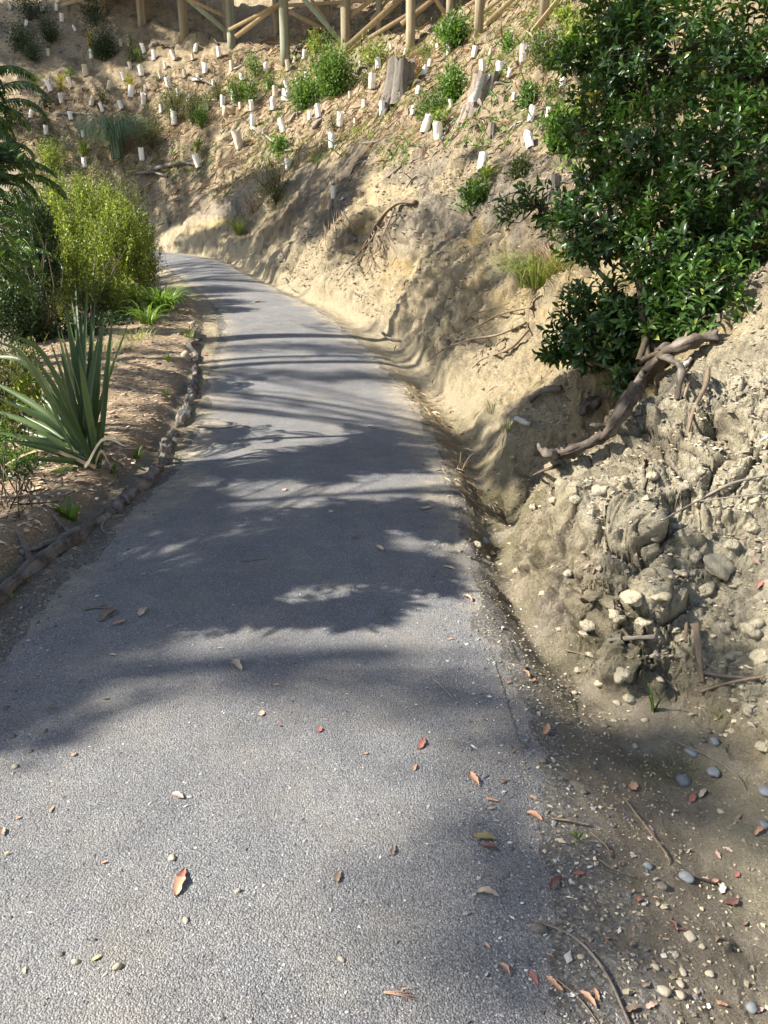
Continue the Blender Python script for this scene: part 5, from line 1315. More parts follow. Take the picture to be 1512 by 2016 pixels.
def seedling(px, py, p, h, kind, n):
    t = thing('seedling', p, '', 'seedling', 'seedlings growing in the tree guards')
    mb = MB(); ml = MB()
    for k in range(3):
        C = curve_pts([p + arr(0, 0, 0), p + arr(rg.normal() * .02, rg.normal() * .02, h * .6), p + arr(rg.normal() * .10, rg.normal() * .08, h)], 7)
        tube(mb, C, np.linspace(.006, .002, 7), 5, 0, 0, False)
        m = n // 3; ii = rg.integers(3, 7, m); P = C[ii] + rg.normal(size=(m, 3)) * .055
        leaves(ml, P, rdir(m, .7, rg), rdir(m, .6, rg), .045 * rg.uniform(.6, 1.3, m), .014, LEAF_S)
    mb.build('stem', M['stem'], t); ml.build('foliage', M[kind], t); return t
sitems = []
for k, (x, y, hp) in enumerate(GU):
    p = G(x, y); d = depth(p); h = max(hp * d / FPX * 1.05, .15)
    if x == 797: p = p + arr(0, -.1, .02)
    lean = (rg.normal() * 9, rg.normal() * 8)
    if (x, y) in ((441, 228), (473, 291), (1044, 291), (1105, 172)): lean = (0, 20 if x != 1044 else -24)
    t = thing('tree_guard', p, '', 'tree guard', 'paper tree guards dotted over the planted hillside')
    t.rotation_euler = (math.radians(lean[0]), math.radians(-lean[1]), rg.random() * 3)
    wd = {562: 1.5, 745: 1.3, 864: 1.2, 984: 1.5}.get(x, 1.0)
    o = bpy.data.objects.new('sleeve', gm[k % 6]); COL.objects.link(o); o.parent = t; o.scale = (h * wd, h * wd, h)
    if k % 2 == 0:
        o2 = bpy.data.objects.new('stake', stake_me); COL.objects.link(o2); o2.parent = t; o2.location = (h * .20 * wd, 0, 0); o2.scale = (h, h, h * (1.0 + .5 * (k % 3)))
    wl = 'leaning' if abs(lean[0]) + abs(lean[1]) > 17 else ('short' if hp < 14 else 'upright')
    items.append((t, wl, x, y - hp / 2))
    if k % 5 in (0, 2, 3) and y > 95:
        kd = ['green', 'lime', 'olive', 'straw', 'green'][(k * 7) % 5]
        s_ = seedling(x, y, p + arr(0, 0, h * .3), h * rg.uniform(1.1, 1.9), kd, int(rg.uniform(24, 70)))
        sitems.append((s_, {'green': 'green', 'lime': 'lime', 'olive': 'olive', 'straw': 'dry brown'}[kd], x, y - hp))
relabel(items, LM_HILL, '{w} paper tree guard, {r} one {s} {l}')
relabel(sitems, LM_HILL, '{w} seedling in a tree guard, {r} one {s} {l}')

# ------------------------------------------------------------------ clods of clay on and round the mound
def resting(p, size): return p
CL = [(1185, 972, .07), (1130, 985, .05), (1230, 948, .055), (1285, 940, .05), (1345, 960, .05), (1372, 990, .045), (1245, 1180, .085), (1300, 1175, .06), (1160, 1230, .06), (1215, 1215, .07), (1265, 1225, .06),
      (1150, 1250, .045), (1405, 1120, .105), (1368, 1095, .06), (1440, 1075, .06), (1390, 1165, .07), (1450, 1150, .06), (1478, 1040, .06), (1330, 1240, .05), (1230, 1330, .07), (1180, 1345, .045), (1165, 1290, .04),
      (1240, 1375, .035), (940, 1075, .05), (925, 1100, .035), (960, 1100, .045), (905, 1085, .03), (1015, 1125, .04), (975, 1045, .03), (1100, 1240, .03), (1140, 1320, .03), (1210, 1420, .022), (1255, 1450, .02),
      (1130, 1365, .025), (1290, 1290, .04), (1340, 1290, .035), (1480, 1240, .08), (1500, 1300, .07), (1445, 1290, .06), (1430, 1235, .05), (1496, 1180, .07), (1050, 1000, .045), (1090, 985, .04), (1330, 1040, .05),
      (1290, 1060, .045), (1380, 1045, .04), (1120, 1130, .04), (1180, 1120, .04), (1070, 1170, .035), (1340, 1130, .05), (1010, 1180, .025), (1480, 1400, .06), (1500, 1470, .05), (1440, 1440, .03),
      (985, 935, .035), (960, 965, .03), (1010, 900, .04), (1380, 930, .04), (1430, 960, .05), (1490, 990, .05)]
LM_CLAY = [('the long reddish root', 1210, 860), ('the dark soil patch on the mound', 1190, 1060), ('the half buried stick', 1384, 1290), ('the tall green blades', 1287, 1360), ('the dark red stick', 1445, 1335),
           ('the ditch stone', 955, 1069), ('the long slanting twig', 1400, 985), ('the pair of blue stones', 1384, 1475)]
items = []
for k, (x, y, s) in enumerate(CL):
    p = G(x, y)
    o = rock('clay_clod', p, s * .55, M['clod'], '', 'clod', k + 3, (1, rg.uniform(.7, 1), rg.uniform(.5, .8)), ICO3, .42, rg.random() * 6, .42, 'clay clods broken from the bank')
    items.append((o, 'large crumbly' if s > .065 else ('small' if s < .036 else 'pale crumbly'), x, y))
relabel(items, LM_CLAY, '{w} clay clod, {r} one {s} {l}')

# stones
ST_ = [(1345,1540,15,'b'),(1360,1482,14,'b'),(1408,1463,12,'b'),(1404,1522,16,'b'),(1351,1730,14,'b'),(1509,1562,16,'b'),(1480,1987,13,'b'),(1307,1952,14,'t'),(1338,1960,11,'t'),(1397,1919,9,'t'),(1345,1916,10,'t'),
       (1340,1938,9,'t'),(1382,1864,8,'t'),(1358,1847,13,'t'),(1143,1884,8,'t'),(1062,1831,14,'g'),(1419,1599,8,'t'),(955,1069,11,'b'),(1505,1625,12,'b'),(1305,1746,11,'g'),(1275,1706,9,'b'),(1384,1458,7,'g'),
       (672,1890,8,'t'),(468,1756,7,'t'),(365,1812,8,'t'),(232,1905,10,'t'),(150,1895,8,'t'),(340,1690,8,'t'),(120,1880,7,'g'),(1395,1440,8,'g'),(1270,1420,7,'t'),(1300,1340,8,'t'),(1330,1880,9,'t'),(1350,1890,8,'g'),
       (1215,1385,10,'t'),(1290,1905,9,'t'),(1250,1470,7,'t'),(1190,1430,8,'g'),(1150,1560,8,'g'),(1070,1500,9,'g'),(1030,1470,8,'g'),(25,1450,7,'g'),(60,1480,6,'g'),(30,1510,7,'t'),(90,1440,6,'g'),(12,1395,6,'g')]
LM_ST = [('the orange and red leaf', 355, 1738), ('the long dark curved stem', 1150, 1880), ('the green sprig', 1135, 1650), ('the tall green blades', 1287, 1380), ('the brown stem across the ditch', 1370, 1732), ('the clay mound', 1200, 1150),
         ('the long edging log', 120, 1090)]
items = []
for k, (x, y, s, c) in enumerate(ST_):
    p = G(x, y); r = s * depth(p) / FPX
    o = rock('stone', p, r, M[{'b': 'stone', 't': 'stone_tan', 'g': 'log_grey'}[c]], '', 'stone', k + 60, (1, rg.uniform(.65, .95), rg.uniform(.4, .7)), ICO2, .26, rg.random() * 6, .3, 'loose stones')
    items.append((o, {'b': 'blue-grey river', 't': 'tan', 'g': 'grey'}[c], x, y))
relabel(items, LM_ST, '{w} stone, {r} one {s} {l}')

# ------------------------------------------------------------------ fallen leaves: px, py, length px, angle, colour
FA = [(101,1595,16,60,'orange'),(36,1612,12,20,'orange'),(205,1700,16,10,'orange'),(50,1912,16,80,'yellow'),(190,1887,24,30,'yellow'),(145,1487,12,40,'orange'),(350,1570,26,-20,'pink'),(515,1406,12,70,'tan'),
      (550,1430,9,30,'red'),(628,1438,11,80,'red'),(828,1465,26,65,'red'),(818,1512,14,70,'orange'),(666,1728,24,75,'brown'),(772,1675,22,80,'brown'),(5,1640,16,80,'orange'),(14,1682,16,30,'yellow'),(282,1132,14,10,'pink'),
      (467,1312,30,-45,'tan'),(1052,1610,38,-30,'orange'),(968,1578,28,-10,'orange'),(965,1594,12,0,'orange'),(933,1536,32,-55,'orange'),(953,1652,50,-8,'olive'),(964,1672,40,-15,'dark red'),(960,1764,48,-12,'tan'),
      (1095,1743,34,50,'dark red'),(1139,1722,26,5,'red'),(959,1864,18,-50,'pink'),(1082,1882,18,-30,'orange'),(992,1912,34,-50,'orange'),(1049,1928,34,-60,'red'),(1091,1941,46,-40,'orange'),(1156,1973,50,-45,'orange'),
      (1174,1962,28,-70,'orange'),(1244,1991,30,10,'brown'),(1281,1982,26,20,'pink'),(1323,1825,30,-60,'dark red'),(1347,1833,26,-10,'dark red'),(1310,1851,15,0,'orange'),(1281,1639,26,-60,'pink'),(1244,1549,24,60,'orange'),
      (1362,1573,22,70,'red'),(1384,1564,24,60,'tan'),(1413,1685,20,-60,'pink'),(1434,1676,20,-30,'pink'),(1450,1724,12,60,'red'),(1406,1735,16,10,'orange'),(1419,1750,22,80,'pale'),(1388,1737,26,-20,'tan'),(1498,1639,30,30,'orange'),
      (1073,1439,28,75,'orange'),(1437,1776,34,15,'dark red'),(1316,1529,16,-40,'brown'),(1257,1774,14,20,'red'),(1048,1573,15,-40,'orange'),(280,1207,26,60,'tan'),(211,1210,34,45,'brown'),(235,1228,28,20,'orange'),
      (747,1082,20,-40,'tan'),(839,1002,28,5,'tan'),(652,1008,10,60,'tan'),(753,1207,14,80,'brown'),(223,1290,16,-5,'tan'),(208,1377,16,0,'brown'),(104,1395,20,0,'brown'),(887,1260,14,10,'orange'),(884,1118,24,-20,'tan'),
      (545,1350,10,0,'orange'),(296,1314,10,0,'tan'),(434,1278,14,0,'tan'),(190,1196,36,10,'brown'),(700,1060,16,20,'brown'),(1000,1345,14,20,'orange'),(920,1180,22,-30,'orange'),(975,1190,18,10,'brown'),(1035,1328,18,-50,'orange'),
      (1048,1340,14,20,'orange'),(1155,1115,22,20,'brown'),(1172,1122,20,40,'brown'),(1490,1105,28,-50,'brown'),(1465,1060,18,30,'brown'),(1500,1150,26,70,'red'),(965,1090,18,80,'orange'),(720,1485,10,10,'orange'),(160,1345,14,40,'brown'),
      (1412,1850,16,30,'brown'),(1455,1610,18,50,'brown'),(1330,1600,14,10,'tan'),(1220,1700,16,30,'brown'),(1180,1780,18,-30,'brown'),(1240,1860,16,60,'brown'),(1195,1850,14,10,'red'),(1290,1770,14,-20,'tan'),(1270,1940,20,40,'brown'),
      (1420,1980,24,-10,'orange'),(1490,1990,26,10,'pink'),(1465,1820,14,40,'brown'),(1010,1480,14,30,'brown'),(1110,1420,18,60,'brown'),(990,1540,12,30,'brown'),(405,700,10,0,'red'),(512,690,10,0,'red'),(505,737,8,0,'pink'),
      (513,595,10,5,'brown'),(730,840,12,-20,'pink'),(560,965,10,40,'tan')]
def fallen(px, py, L, ang, mat, curl, seed, wr=.30, two=None):
    p = G(px, py); n = gnormal(p, .03); d = depth(p); l = L * d / FPX
    # the angle is how it lies on the ground as one sees it from the path
    q = G(px + math.cos(math.radians(ang)) * 6, py - math.sin(math.radians(ang)) * 6) - p
    y = norm(q - n * np.dot(q, n)); l *= min(1.6, max(.8, np.linalg.norm(q) / (6 * d / FPX))); x = np.cross(y, n)
    r = np.random.default_rng(seed); m = 11; V = []; f = np.linspace(0, 1, m)
    prof = np.sin(math.pi * f ** .85) ** .75 * l * wr * (1 + .22 * np.sin(f * 19 + seed)); mid = .10 * l * np.sin(f * math.pi) * r.uniform(-1, 1)
    for i in range(m):
        z = .004 + curl * l * math.sin(f[i] * math.pi) * .5 + .03 * l * math.sin(f[i] * 7 + seed)
        for s in (-1, -.5, 0, .5, 1):
            V.append(x * (mid[i] + s * prof[i] * .5) + y * (f[i] - .5) * l + n * (z + curl * l * .35 * s * s))
    V = np.array(V); i, j = np.meshgrid(np.arange(m - 1), np.arange(4), indexing='ij')
    qd = np.stack([i * 5 + j, i * 5 + j + 1, (i + 1) * 5 + j + 1, (i + 1) * 5 + j], -1).reshape(-1, 4)
    mb = MB(); mb.add(V, qd)
    if two is None:
        o = mb.build('fallen_leaf', M['fl ' + mat]); o.location = tuple(p); o['category'] = 'leaf'; return o
    t = thing('fallen_leaf', p, '', 'leaf')
    h = qd[:len(qd)]; a = MB(); a.add(V + p, h[: 24]); a.build('blade', M['fl ' + mat], t)
    b = MB(); b.add(V + p, h[24:]); b.build('stalk_end', M['fl ' + two], t)
    return t
items = []
for k, (x, y, L, a, c) in enumerate(FA):
    o = fallen(x, y, L, a, c, rg.uniform(.05, .28), k, rg.uniform(.26, .42) if L > 13 else .6); o['group'] = 'fallen leaves on the path and verge'
    items.append((o, ('long ' if L >= 30 else 'small ' if L < 16 else '') + c, x, y))
LM_LF = LM_ST + [('the curved dark stick on the path', 500, 1103), ('the big hollow in the bank', 1010, 900), ('the pair of blue stones', 1384, 1475), ('the pine needle bundle', 790, 1958), ('the strap-leaved clump', 318, 590)]
relabel(items, LM_LF, '{w} fallen leaf, {r} one {s} {l}')
o = fallen(355, 1738, 60, 72, 'orange', .10, 99, .27, 'red'); o['label'] = 'large orange oak-like leaf with a red end lying alone on the path'
t = thing('pine_needles', G(790, 1958), 'reddish pine needle bundle lying on the path near the bottom', 'needles')
for k, (a, b) in enumerate([((755, 1956), (818, 1966)), ((755, 1957), (822, 1972)), ((756, 1955), (812, 1958)), ((790, 1950), (822, 1948))]):
    mb = MB(); A_, B_ = G(*a), G(*b); tube(mb, [A_ + arr(0, 0, .004), (A_ + B_) / 2 + arr(0, 0, .008), B_ + arr(0, 0, .003)], .0011, 5); mb.build('needle', M['fl orange'], t)
for (a, b, c, r0, lab) in [((474, 1106), (500, 1104), (526, 1100), .004, 'curved dark stick lying on the shaded path'), ((858, 1342), (876, 1358), (892, 1376), .004, 'thin tan stick lying on the path by the verge'),
                           ((385, 840), (430, 845), (475, 838), .007, 'thin dark stick lying on the path beside the birch-like log'), ((385, 826), (410, 825), (432, 826), .005, 'short thin stick just above the dark stick by the birch-like log'),
                           ((165, 1204), (186, 1198), (215, 1200), .006, 'dark curled bark strip on the shaded left side of the path'), ((195, 1225), (215, 1216), (232, 1206), .006, 'grey bark strip beside the dark curled one'),
                           ((502, 596), (514, 594), (524, 595), .012, 'tiny dark twig on the sunny path beyond the first shadow'), ((575, 1860), (583, 1872), (590, 1888), .0012, 'hair-thin twig on the bright path near the bottom')]:
    P = [G(*a), G(*b), G(*c)]; P = [p + arr(0, 0, r0) for p in P]
    mb = MB(); tube(mb, curve_pts(P, 9), np.linspace(r0, r0 * .5, 9), 6, 0, .2); o = mb.build('stick', M['log_grey'], origin=P[0]); o['label'] = lab; o['category'] = 'stick'

# ------------------------------------------------------------------ what nobody could count
def scatter(n, box, cond, seed):
    r = np.random.default_rng(seed)
    x = r.uniform(box[0], box[1], n); y = r.uniform(box[2], box[3], n)
    if len(box) > 4: y = box[2] + (box[3] - box[2]) * r.random(n) ** box[4]
    ux, uy, dd_ = to_px(np.stack([x, y, np.zeros(n)], 1))
    z, o = terrain(x, y); c, qi = lookup(x, y); hw = np.interp(qi, IDX, PH); st = np.interp(qi, IDX, ST)
    m = cond(c, hw, st, o, r.random(n)); x, y = x[m], y[m]; return np.stack([x, y, H(x, y)], 1)
OCT = (np.array([[1, 0, 0], [0, 1, 0], [-1, 0, 0], [0, -1, 0], [.1, 0, .75], [0, .1, -.6]], float), np.array([[0, 1, 4], [1, 2, 4], [2, 3, 4], [3, 0, 4], [1, 0, 5], [2, 1, 5], [3, 2, 5], [0, 3, 5]]))
def chips(P, size, mat, name, label, seed, flat=.6, elong=1.6):
    r = np.random.default_rng(seed); N = len(P); v, f = OCT
    a = r.random(N) * 6.283; s = np.broadcast_to(size, (N,)) if np.ndim(size) else size * np.exp(r.normal(size=N) * .35)
    V = v[None] + r.normal(size=(N, 6, 3)) * .18
    V = V * np.stack([np.full(N, elong), np.ones(N), np.full(N, flat)], 1)[:, None] * s[:, None, None]
    tl = r.normal(size=N) * .35
    x = V[..., 0] * np.cos(a)[:, None] - V[..., 1] * np.sin(a)[:, None]; y = V[..., 0] * np.sin(a)[:, None] + V[..., 1] * np.cos(a)[:, None]
    z = V[..., 2] + x * tl[:, None]
    V = np.stack([x, y, z], -1) + P[:, None] + arr(0, 0, 1) * (s * .3)[:, None, None]
    off = (np.arange(N) * 6)[:, None, None]
    mb = MB(); mb.add(V.reshape(-1, 3), None, (f[None] + off).reshape(-1, 3), np.repeat(r.random(N), 6))
    o = mb.build(name, mat, smooth=False); o['kind'] = 'stuff'; o['label'] = label; o['category'] = name.replace('_', ' '); return o
P = scatter(110000, (-2.6, 1.6, .9, 6.0, 1.8), lambda c, hw, st, o, r: (np.abs(c) < hw + .05) & (r < .35 + .6 * (np.abs(c) > hw - .25)), 1)
chips(P, .0020, M['gravel'], 'path_gravel', 'loose grey chips scattered over the path surface', 1)
P = scatter(16000, (-2.4, 1.6, .9, 6.0, 1.6), lambda c, hw, st, o, r: (np.abs(c) > hw - .22) & (np.abs(c) < hw + .3) & (r < .5), 2)
chips(P, .0042, M['gravel'], 'edge_gravel', 'coarser grey gravel along both path edges', 2)
P = scatter(60000, (.3, 2.6, 1.1, 7.5, 1.5), lambda c, hw, st, o, r: (c > hw - .02) & (r < .28), 3)
chips(P, .0032, M['clayg'], 'clay_crumbs', 'crumbs of clay and grit over the verge, ditch and mound', 3)
P = scatter(16000, (.5, 2.8, 2.3, 6.5), lambda c, hw, st, o, r: (o['_bank'] > .3) & (r < .6), 4)
chips(P, .0085, M['clayg'], 'clay_lumps', 'small lumps of clay over the mound and ditch', 4, .7, 1.2)
P = scatter(50000, (-6, .5, 2.5, 17), lambda c, hw, st, o, r: (o['mulch'] > .5) & (-c - hw < 3.0), 5)
chips(P, .010, M['chips'], 'mulch', 'orange-brown bark mulch covering the garden bed', 5, .22, 2.4)
P = scatter(30000, (-3, 0, 1.6, 9), lambda c, hw, st, o, r: (-c - hw > .0) & (-c - hw < .5), 6)
chips(P, .004, M['clayg'], 'verge_grit', 'gritty soil between the path and the edging logs', 6, .4, 1.6)
P = scatter(30000, (-5, 3.2, 5.5, 19), lambda c, hw, st, o, r: (o['_bank'] > .5) & (o['duff'] < .6) & (r < .55), 7)
chips(P, np.clip(P[:, 1] * .0013, .006, .02) * np.exp(np.random.default_rng(2).normal(size=len(P)) * .4), M['clayg'], 'bank_crumbs', 'crumbs and small lumps of clay clinging to the bank face', 7, .8, 1.2)
# dry litter: straws and twigs on the hill
def litter(P, L, Wd, mat, name, label, seed, up=.12, kx=0):
    r = np.random.default_rng(seed); N = len(P)
    e = .15; zx = (H_exact(P[:, 0] + e, P[:, 1]) - H_exact(P[:, 0] - e, P[:, 1])) / (2 * e); zy = (H_exact(P[:, 0], P[:, 1] + e) - H_exact(P[:, 0], P[:, 1] - e)) / (2 * e)
    a = r.random(N) * 6.283; dv = np.stack([np.cos(a), np.sin(a), np.cos(a) * zx + np.sin(a) * zy + r.normal(size=N) * up], 1)
    nn = norm(np.stack([-zx, -zy, np.ones(N)], 1) + r.normal(size=(N, 3)) * .3)
    mb = MB(); leaves(mb, P + nn * .015, dv, nn, np.minimum(L * np.exp(r.normal(size=N) * .5), P[:, 1] * .02), Wd * np.exp(r.normal(size=N) * .3), LEAF_S, r.random(N))
    o = mb.build(name, mat, smooth=False); o['kind'] = 'stuff'; o['label'] = label; o['category'] = name.replace('_', ' '); return o
cnd = lambda lo: (lambda c, hw, st, o, r: (o['duff'] > .35) & (c > 0) & (r < lo))
P = scatter(60000, (-17, 9, 8, 36), cnd(.75), 11); litter(P, .26, .014, M['straw'], 'dry_litter', 'dry straw and twig litter covering the hillside', 11)
P = scatter(8000, (-17, 9, 9, 36), cnd(.6), 21); litter(P, .30, .03, M['log_dark'], 'dark_debris', 'dark broken sticks and bark strewn over the hillside', 21, .25)
P = scatter(36000, (-16, 8, 10, 36), lambda c, hw, st, o, r: (o['duff'] > .35) & (c > 0) & (fbm(np.asarray(o['duff']) * 0 + c * .6, st * .6, 1, 3, 9)[...] > .25), 12)
litter(P, .18, .014, M['rust'], 'dead_grass', 'rusty patches of dead grass on the hillside', 12, .6)
P = scatter(60000, (-16, 8, 10, 34), lambda c, hw, st, o, r: (o['duff'] > .35) & (c > 0) & (fbm(c * .7 + 9, st * .7, 1, 3, 19) > .3), 13)
litter(P, .14, .035, M['green'], 'hill_weeds', 'low green weeds between the tree guards', 13, 1.2)
P = scatter(60000, (-16, 8, 9, 34), lambda c, hw, st, o, r: (o['duff'] > .35) & (c > 0) & (fbm(c * .5 + 3, st * .5, 1, 3, 29) > .1), 23); litter(P, .16, .018, M['grass'], 'pale_grass', 'thin pale grass growing over the hillside', 23, 1.5)
P = scatter(9000, (-5, 3, 5, 22), lambda c, hw, st, o, r: (o['bank']) & (o['duff'] < .5) & (r < .35), 14); litter(P, .10, .0035, M['straw'], 'bank_rootlets', 'fine rootlets sticking out of the bank', 14, .5)
P = scatter(3800, (.2, 1.9, 3.6, 9.5), lambda c, hw, st, o, r: (c > hw) & (c < hw + .55) & (st > 5.2) & (r < .8), 15); litter(P, .06, .003, M['straw'], 'ditch_straw', 'reddish dry grass and needles lying in the ditch', 15, .15)
P = scatter(5000, (-18, -1, 2, 30), lambda c, hw, st, o, r: (-c - hw > 1.6), 16); litter(P, .16, .02, M['olive'], 'ground_cover', 'low plants covering the ground that drops away on the left', 16, 1.2)
# ------------------------------------------------------------------ tall trees left of the picture; the photograph shows their shade, and the leaf clumps are placed to cast it
def shade_tree(base_xy, hgt, clumps, label, leaf=(.11, .022), nleaf=60, crad=.35, r0=.2, seed=0, mat='dark', name='shade_tree', loose=1.0):
    bx, by = base_xy; bz = Hs(bx, by); rg = np.random.default_rng(seed)
    t = thing(name, (bx, by, bz), label, 'tree')
    top = arr(bx + .3, by + .2, bz + hgt)
    C = curve_pts([arr(bx, by, bz - .3), arr(bx + .1, by - .1, bz + hgt * .35), arr(bx + .25, by + .1, bz + hgt * .7), top], 24)
    mb = MB(); tube(mb, C, np.linspace(r0, r0 * .25, 24), 14, 0, .15, True, 1, seed); mb.build('trunk', M['bark'], t)
    ml = MB(); mc = MB()
    for (c, rad, n, spray) in clumps:
        c = np.asarray(c); hd = math.hypot(c[0] - bx, c[1] - by)
        z0 = min(max(c[2] - .35 * hd, bz + 1.5), bz + hgt - .3); k = int(np.argmin(np.abs(C[:, 2] - z0))); s = C[k]
        if rg.random() < .3:
            tube(ml, curve_pts([s, s + (c - s) * .5 + arr(0, 0, .25 * hd * .3), c], 9), np.linspace(min(.005 * hd + .006, r0 * .4), .005, 9), 6, 0, 0, False)
        if spray:   # feathery sprays: leaves in rows along drooping twigs
            for j in range(max(n // 16, 1)):
                d0 = rdir(1, -.1, rg)[0] * arr(1, 1, .5); L = rad * rg.uniform(.8, 1.5); m = 16; f = np.linspace(.1, 1, m)[:, None]
                P = c + d0 * L * f + arr(0, 0, -.25 * L) * f ** 2
                tube(mc, P[[0, 5, 10, 15]], [.005, .004, .003, .002], 4, 0, 0, False)
                sd = norm(np.cross(d0, [0, 0, 1.0])); sg = np.where(np.arange(m) % 2, 1, -1)[:, None]
                leaves(mc, P, norm(d0 * .6 + sd * sg + rg.normal(size=(m, 3)) * .25), rdir(m, 1.5, rg), leaf[0] * rg.uniform(.7, 1.2, m), leaf[1], LEAF_S)
        else:
            P = c + rg.normal(size=(n, 3)) * rad * .55
            leaves(mc, P, rdir(n, -.2, rg), rdir(n, .2, rg), leaf[0] * rg.uniform(.7, 1.3, n), leaf[1], LEAF_S)
    if ml.n: ml.build('limbs', M['bark'], t)
    if mc.n: mc.build('crown', M[mat], t)
    return t
HOLES = [(545, 975, 95, 30), (500, 1045, 70, 15), (320, 1095, 100, 28), (810, 1075, 90, 20), (770, 960, 90, 26), (600, 1178, 90, 14)]
def in_hole(x, y, k=1.0):
    return any(((x - a) / (c * k)) ** 2 + ((y - b) / (d_ * k)) ** 2 < 1 for a, b, c, d_ in HOLES)
def up_light(px, py, hz):
    """the point hz metres above the ground from which something shades the ground point seen at px, py"""
    p = G(px, py); return p + LV * (hz / LV[2])
def patch(px, py, rx, ry, n, h0, h1, rad, nl, spray=False, seed=0, sub=None):
    rg = np.random.default_rng(seed + int(px) * 3 + int(py)); out = []
    while len(out) < n:
        a, b = rg.uniform(-1, 1, 2)
        if a * a + b * b > 1: continue
        x, y = px + a * rx, py + b * ry
        if in_hole(x, y, 1.25): n -= 1; continue
        out.append((up_light(x, y, rg.uniform(h0, h1)), rad * rg.uniform(.7, 1.3), nl, spray))
    return out
rg = np.random.default_rng(77)
near_c = []
while len(near_c) < 230:          # the leafy, fairly sharp shade across the middle of the path
    x = rg.uniform(150, 860); y = rg.uniform(905, 1165)
    lo = 905 + max(0, (560 - x)) * .22; hi = 1165 if x < 520 else 1120
    if y < lo or y > hi or in_hole(x, y, 1.35): continue
    near_c.append((up_light(x, y, rg.uniform(2.6, 4.0)), rg.uniform(.09, .15), 64, True))
for a in [(700, 1192, 95, 20, 13), (800, 1145, 55, 16, 6), (520, 1210, 70, 14, 4), (620, 1125, 120, 16, 6), (860, 1030, 40, 20, 4)]:
    near_c += patch(*a, 2.0, 2.5, .12, 120, True)
shade_tree((-5.6, 2.0), 5.0, near_c, 'small feathery tree standing left of the garden bed outside the picture', (.13, .028), seed=1, r0=.09, mat='dark', name='feathery_tree')
c2 = []
for a in [(740, 893, 150, 18, 22), (500, 925, 130, 16, 14), (300, 980, 90, 40, 10), (150, 1120, 150, 60, 18), (60, 1250, 150, 90, 20), (200, 1235, 120, 40, 6), (30, 1380, 120, 60, 8), (300, 1180, 120, 36, 9), (800, 1090, 90, 60, 5)]:
    n0 = len(c2); c2 += [q for q in patch(*a, 7, 10, .22, 60)]
for f in np.linspace(0, 1, 10):
    c2 += patch(200 + 760 * f, 1300 + 80 * f ** 1.5, 50, 18, 1, 12, 16, .22, 28)
c2 += patch(1010, 1790, 90, 110, 6, 12, 16, .2, 40) + patch(1350, 1560, 170, 90, 9, 12, 16, .2, 32) + patch(1330, 1120, 200, 170, 4, 9, 13, .2, 24) + patch(1050, 1470, 90, 40, 3, 12, 14, .2, 36)
c2 += patch(90, 1080, 110, 60, 10, 6, 8, .2, 60) + patch(1440, 1350, 80, 100, 5, 10, 13, .2, 30)
c2 += patch(650, 1082, 190, 22, 22, 5.5, 7.5, .20, 70) + patch(790, 1010, 70, 22, 8, 5.5, 7, .2, 60) + patch(400, 1010, 90, 26, 10, 5.5, 7, .2, 60)
shade_tree((-12.0, 0.6), 15, c2, 'tall broad tree downhill on the left outside the picture', (.12, .06), seed=2, r0=.22, mat='dark')
c3 = []
def slender(px, py, x0, r, h, seed, label):
    P_ = G(px, py); y0 = P_[1] + (x0 - P_[0]) * math.tan(SUN_PHI)
    up_ = [(arr(x0, y0, Hs(x0, y0) + h) + rg.normal(size=3) * arr(1.0, 1.0, .8), .5, 90, False) for _ in range(26)]
    shade_tree((x0, y0), h, up_, label, (.14, .07), seed=seed, r0=r, mat='dark', name='slender_tree')
slender(600, 662, -9.5, .34, 13, 31, 'slender tree whose trunk shade crosses the path at the far bend, outside the picture')
slender(600, 716, -10.5, .22, 14, 32, 'second slender tree beyond the garden bed, outside the picture')
def band(x0, y0, x1, y1, n, ry, h0, h1, rad, nl):
    out = []
    for f in np.linspace(0, 1, n):
        out += patch(x0 + (x1 - x0) * f, y0 + (y1 - y0) * f, 14, ry, 1, h0, h1, rad, nl)
    return out
c3 += band(430, 684, 790, 690, 15, 9, 12, 15, .25, 50) + band(440, 735, 830, 745, 15, 9, 10, 13, .22, 60)
c3 += band(200, 700, 380, 672, 5, 4, 8, 10, .2, 50) + band(225, 765, 385, 730, 5, 5, 8, 10, .2, 50) + band(190, 880, 360, 815, 7, 8, 7, 9, .2, 60)
c3 += band(800, 672, 1010, 530, 8, 8, 10, 13, .22, 40) + band(860, 700, 960, 660, 5, 14, 10, 12, .2, 45) + patch(930, 870, 50, 40, 8, 9, 12, .2, 60)
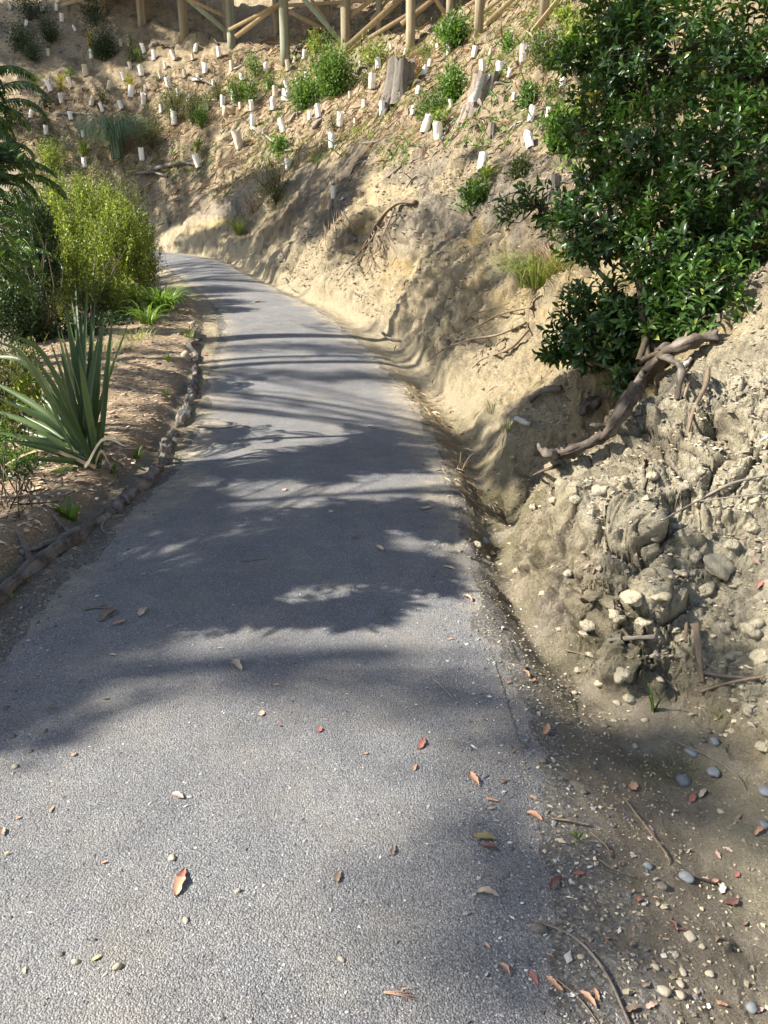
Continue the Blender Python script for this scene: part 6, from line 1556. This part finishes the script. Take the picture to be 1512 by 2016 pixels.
c3 += patch(760, 640, 50, 22, 4, 11, 14, .2, 50) + patch(990, 900, 60, 60, 10, 8, 10, .2, 60) + patch(1110, 810, 90, 60, 34, 7, 9, .22, 90) + patch(1200, 770, 80, 50, 14, 7, 9, .22, 90)  # last two patches: leaf clumps added to deepen the shade in the hollow
shade_tree((-12.5, 8.4), 17, c3, 'tall slender tree beyond the feathery one, left of the path outside the picture', (.12, .06), seed=3, r0=.16, mat='dark')
c4 = []
c4 += patch(560, 400, 120, 70, 70, 10, 13, .5, 110) + patch(640, 345, 80, 55, 28, 10, 13, .45, 90) + patch(500, 480, 90, 50, 40, 10, 13, .45, 100) + patch(365, 450, 60, 40, 16, 10, 14, .28, 60)
c4 += patch(650, 450, 70, 50, 10, 10, 14, .4, 70) + patch(980, 290, 60, 50, 3, 12, 14, .25, 50)
shade_tree((-19, 15.5), 19, c4, 'broad tree by the far bend of the path, outside the picture on the left', (.22, .11), seed=4, r0=.26, mat='dark')
c5 = patch(110, 70, 190, 60, 190, 11, 14, .6, 110) + patch(110, 270, 90, 36, 12, 10, 14, .5, 60) + patch(330, 55, 130, 30, 30, 11, 15, .6, 90) + patch(640, 40, 180, 22, 22, 11, 14, .35, 60) + patch(230, 120, 60, 14, 6, 10, 12, .3, 50) + patch(60, 180, 60, 40, 8, 10, 12, .3, 40)
shade_tree((-27, 24), 22, c5, 'big tree above the far bend, outside the picture on the left', (.26, .13), seed=5, r0=.3, mat='dark')
def shade_pt(px, py, d, hz): return W(px, py, d) + LV * (hz / LV[2])
c6 = []
for (px_, py_, d, rx, ry, n) in [(1130, 420, 5.9, 120, 70, 16), (1200, 260, 6.0, 100, 130, 16), (1400, 250, 5.4, 150, 180, 26), (1180, 640, 5.5, 100, 90, 14), (1230, 80, 6, 90, 90, 10), (1450, 430, 5.1, 70, 60, 5), (1290, 700, 5.3, 100, 50, 10)]:
    for k in range(n):
        a, b = rg.uniform(-1, 1, 2); c6.append((shade_pt(px_ + a * rx, py_ + b * ry, d, rg.uniform(6.5, 9)), .2, 44, False))
shade_tree((-9.0, 3.4), 11, c6, 'tree with an open crown whose shade falls on the glossy shrub, outside the picture', (.11, .055), seed=6, r0=.13, mat='dark')
